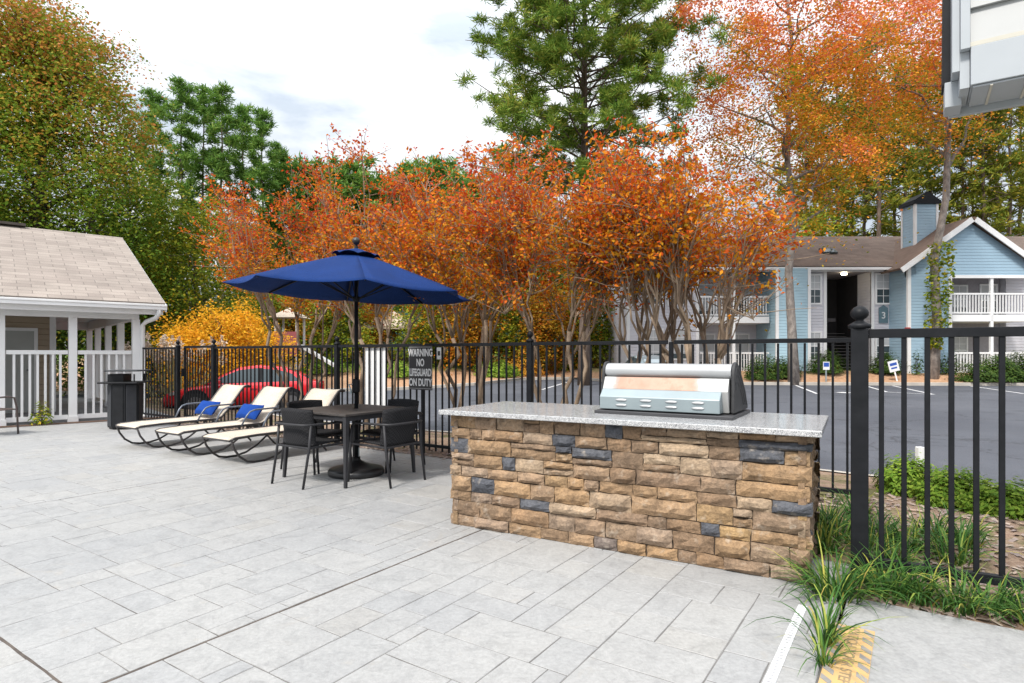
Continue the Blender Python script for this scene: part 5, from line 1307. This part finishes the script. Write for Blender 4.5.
# pampas grass plumes
pg = thing('pampas_grass', 'cream feathery pampas grass plumes behind the gate, right of the downspout', 'grass plant', (PX(170, 19.8).x, 20.2, -.35))
PLM = leafm('plume', [(0, (.5, .4, .3)), (.6, (.68, .58, .48)), (1, (.78, .7, .62))], 3, w=.7)
rr = random.Random(9); mb = MB(); C = []
for k in range(34):
    a = rr.uniform(0, 6.28); q = rr.uniform(.1, 1.15); e = Vector((q*1.35*math.cos(a)-.1, q*.7*math.sin(a), rr.uniform(1.45, 2.15))); s = Vector((e.x*.45, e.y*.45, 0))
    mb.tube([s, s.lerp(e, .6)+Vector((0, 0, .12)), e], [.02, .014, .008], 5)
    for j in range(70):
        u = rr.random(); c = e+Vector((e.x*.12, e.y*.12, -.15+.45*u)); d = .085*math.sin(pi*min(1, u+.12)); C.append(c+Vector((rr.gauss(0, d), rr.gauss(0, d), 0)))
mb.build('stalk', pm('straw_stalk', (.35, .33, .16)), pg); V, F = leaves([tuple(c) for c in C], .12, .045, 8); np_obj('plume', V, F, PLM, pg)
def blades(mb_V, mb_F, n, rr, L0, L1, wd, spread, seg=5, upb=1.0, base=.05):
    for k in range(n):
        a = rr.uniform(0, 2*pi); d = Vector((math.cos(a), math.sin(a), 0)); s = Vector((-d.y, d.x, 0)); L = rr.uniform(L0, L1)
        el = rr.uniform(.75, 1.45); p = d*rr.uniform(0, base)+s*rr.uniform(-base, base)*.5; dirv = d*math.cos(el)+Vector((0, 0, 1))*math.sin(el)*upb; dirv.normalize()
        w_ = wd*rr.uniform(.7, 1.2); bend = rr.uniform(.12, .36)*spread; n0 = len(mb_V); tw = s*1.0+Vector((0, 0, rr.uniform(-.3, .3)))
        for i in range(seg+1):
            u = i/seg; ww = w_*(1-u**2.2)*.5+.0004
            mb_V += [tuple(p-tw*ww), tuple(p+tw*ww)]
            if i < seg: mb_F.append((n0+2*i, n0+2*i+1, n0+2*i+3, n0+2*i+2))
            p = p+dirv*L/seg; dirv = (dirv+(d*.35-Vector((0, 0, 1)))*bend*(1+u)).normalized()
            if p.z < .012: p.z = .012
LIR = leafm('liriope_blade', [(0, (.02, .06, .015)), (.45, (.05, .13, .03)), (.7, (.10, .20, .04)), (.84, (.24, .31, .06)), (.93, (.50, .45, .10)), (1, (.42, .26, .09))], 6, w=.85, trans=.25, rough=.35)
def tuft(label, loc, n, L0, L1, wd, seed, group=None, spread=1.0, base=.06):
    V, F = [], []; blades(V, F, n, random.Random(seed), L0, L1, wd, spread, base=base)
    o = np_obj('liriope_tuft', V, F, LIR); o.location = loc; tag(o, label, 'grass tuft', group); return o
tuft('large liriope tuft sprouting from the joint beside the yellow step tape', P(-.345, 3.12, .0), 46, .2, .40, .010, 1, spread=.95, base=.04)
tuft('small liriope sprig low in the joint nearest the viewer, left of the tape', P(-.325, 2.92, .0), 30, .12, .3, .008, 2, base=.03)
tuft('full liriope tuft at the right foot of the stone island', P(-.36, 3.78, -.01), 150, .2, .42, .011, 3, base=.12)
tuft('liriope tuft at the foot of the big ball topped post', P(-.12, 4.0, -.01), 110, .18, .36, .011, 4, base=.12)
vs = []
t0 = None
rr = random.Random(77)
sp = [(.02, 4.02), (.2, 3.98), (.34, 4.06), (.5, 3.99), (.66, 4.05), (.8, 3.98), (.97, 4.03), (1.12, 3.97), (1.3, 4.02), (1.5, 3.98)]
for i, (a, b) in enumerate(sp):
    lb_ = 'liriope tuft in the low green edging row along the foot of the near fence'
    if i < 3: o = tuft(lb_, P(a, b, -.01), 80, .15, .32, .010, 300+i, 'liriope edging by the near fence', base=.1); (vs.append(o))
    else:
        o = vs[i % 3].copy(); COL.objects.link(o); o.location = P(a, b, -.01); o.rotation_euler = (0, 0, rr.uniform(0, 6.28)); s = rr.uniform(.85, 1.15); o.scale = (s, s, s)
for i, (a, b) in enumerate(((-.52, 4.6), (-.5, 4.95), (-.55, 5.35), (-.38, 5.7), (-.2, 4.35), (-.1, 4.7), (-.02, 5.05), (.1, 5.4), (-.22, 5.2), (.3, 5.35), (.22, 4.95), (-.25, 4.85))):
    o = vs[i % 3].copy(); COL.objects.link(o); o.location = P(a, b, gz_bed(a, b) if a > -.3 else .0); o.rotation_euler = (0, 0, rr.uniform(0, 6.28)); s = rr.uniform(.9, 1.25); o.scale = (s, s, s)
    o['label'] = 'liriope tuft growing in the corner bed behind the big post'; o['group'] = 'liriope in the corner bed'
lf = MB().grid(lambda u, v: ((u-.5)*.10, (v-.5)*.085*math.sin(pi*(.08+.84*u)), .02+.012*math.sin(7*u)*math.cos(5*v)), 8, 6).build('fallen_leaf', pm('orange_dead_leaf', (.45, .13, .03), (.3, .07, .02), 20), smooth=True)
lf.location = P(.62, 3.93, .08); lf.rotation_euler = (R(50), R(10), R(20)); tag(lf, 'curled orange dead leaf caught in the liriope at the right', 'leaf')
# sprig beside the pavilion rail
pz = FR[pv] @ Vector((CX0-1.6, .16, 0))
sp_ = shrub('small_plant', 'little yellow green plant in the mulch before the white porch railing', (pz.x, pz.y, .0), .2, .18, .42, G2, 170, .075, 9, None, 'plant', 6)
# small plants at the building wall
for i, (px, Y) in enumerate(((917, 31.0), (943, 31.0), (953, 31.0))):
    p = PX(px, Y); shrub('wall_plant', f'thin leafy plant against the blue house wall, {ORD[i]} from the left', (p.x, p.y, tz(p.x, p.y)), .35, .3, 1.3, BX, 160, .14, 260+i, 'thin plants at the blue wall', 'plant', 4)

# ------------------------------------------------------------------ far things: signs, court fence, canopy, playset
BLS = pm('sign_blue', (.02, .08, .4)); 
def psign(label, loc, w_, h, z, lean=0, blue=True):
    t = thing('parking_sign', label, 'sign', loc, R(0)); ML = Matrix.Rotation(lean, 4, 'Y')
    MB().b2(-.03, .03, -.02, .02, 0, z).build('post', GM if blue else WHITE, t); s = MB().b2(-w_/2, w_/2, -.035, -.022, z-h, z).build('panel', SW, t)
    (MB().b2(-w_/2+.03, w_/2-.03, -.04, -.0352, z-h*.62, z-.04) if blue else MB().b2(-w_*.35, w_*.35, -.04, -.0352, z-h*.45, z-h*.2)).build('symbol', BLS, s)
    if not blue: MB().b2(-w_*.3, w_*.3, -.04, -.0352, z-h*.75, z-h*.6).build('lettering', BLS, s)
    t.rotation_euler = (0, lean, 0)
p = PX(826, 29.9); psign('blue and white accessible parking sign on a post left of the stairwell', (p.x, p.y, tz(p.x, p.y)), .32, .4, 1.0)
p = PX(897, 29.9); psign('white leaning parking sign beside the round shrub', (p.x, p.y, tz(p.x, p.y)), .5, .55, 1.05, R(-14), False)
p = PX(920, 6.35); a, b = AB(p.x, p.y)
mk = MB().b2(-.035, .035, -.03, .03, -.05, .40).build('marker_stake', WHITE, bevel=.006); mk.location = (p.x, p.y, gz_bed(a, b)); tag(mk, 'short white marker stake rising behind the azaleas', 'stake')
TEAL = pm('teal_windscreen', (.012, .065, .055), (.02, .09, .075), 1.2, rough=.8, bmp=.1, bscale=12); TPO = pm('green_post', (.03, .10, .09))
cf = thing('court_fence', 'tall tennis court fence with teal green windscreen seen between the crape stems', 'fence', (-4, 44, 1.6))
mb = MB()
for i in range(17): 
    MB().tube([(-16+i*2, 0, -.5), (-16+i*2, 0, 3.9)], .05, 8).build('post', TPO, cf)
MB().tube([(-16, 0, 3.88), (16, 0, 3.88)], .03, 6).tube([(-16, 0, .1), (16, 0, .1)], .03, 6).build('rail', TPO, cf)
for i in range(16): MB().b2(-15.93+i*2, -14.07+i*2, -.012, .0, .15, 2.9).build('windscreen', TEAL, cf)
cs = thing('shade_canopy', 'cream peaked shade canopy beyond the parasol pole', 'canopy', (PX(392, 40).x, 40.5, 1.1))
CRM = pm('cream_fabric', (.52, .43, .34), (.45, .37, .29), 2)
MB().add([(-2, -2, 2.1), (2, -2, 2.1), (2, 2, 2.1), (-2, 2, 2.1), (0, 0, 3.2), (-2, -2, 1.9), (2, -2, 1.9), (2, 2, 1.9), (-2, 2, 1.9)], [(0, 1, 4), (1, 2, 4), (2, 3, 4), (3, 0, 4), (5, 6, 1, 0), (6, 7, 2, 1), (7, 8, 3, 2), (8, 5, 0, 3)]).build('top', CRM, cs)
for sx in (-1, 1):
    for sy in (-1, 1): MB().tube([(sx*1.93, sy*1.93, -.2), (sx*1.93, sy*1.93, 2.1)], .05, 6).build('leg', TPO, cs)
ps = thing('playset', 'pink and white children\'s playset with slide behind the golden maple', 'playset', (PX(288, 34).x, 34.3, .75))
PNK = pm('pink_plastic', (.55, .16, .17), (.5, .14, .15), 2); 
for sx in (-1, 1):
    for sy in (-1, 1): MB().b2(sx*.6-.05, sx*.6+.05, sy*.6-.05, sy*.6+.05, -.3, 2.7).build('post', WHITE, ps)
MB().b2(-.65, .65, -.68, -.655, .5, 1.9).build('panel', PNK, ps)
MB().b2(-.7, .7, -.65, .65, .9, 1.0).build('platform', BLS, ps)
MB().add([(-.9, -.9, 2.7), (.9, -.9, 2.7), (.9, .9, 2.7), (-.9, .9, 2.7), (0, 0, 3.3)], [(0, 1, 4), (1, 2, 4), (2, 3, 4), (3, 0, 4), (3, 2, 1, 0)]).build('roof', CRM, ps)
MB().prism([(.7, -.35, 1.0), (2.6, -.35, -.1), (2.6, -.35, .05), (.7, -.35, 1.18)], (0, .6, 0)).build('slide', WHITE, ps)
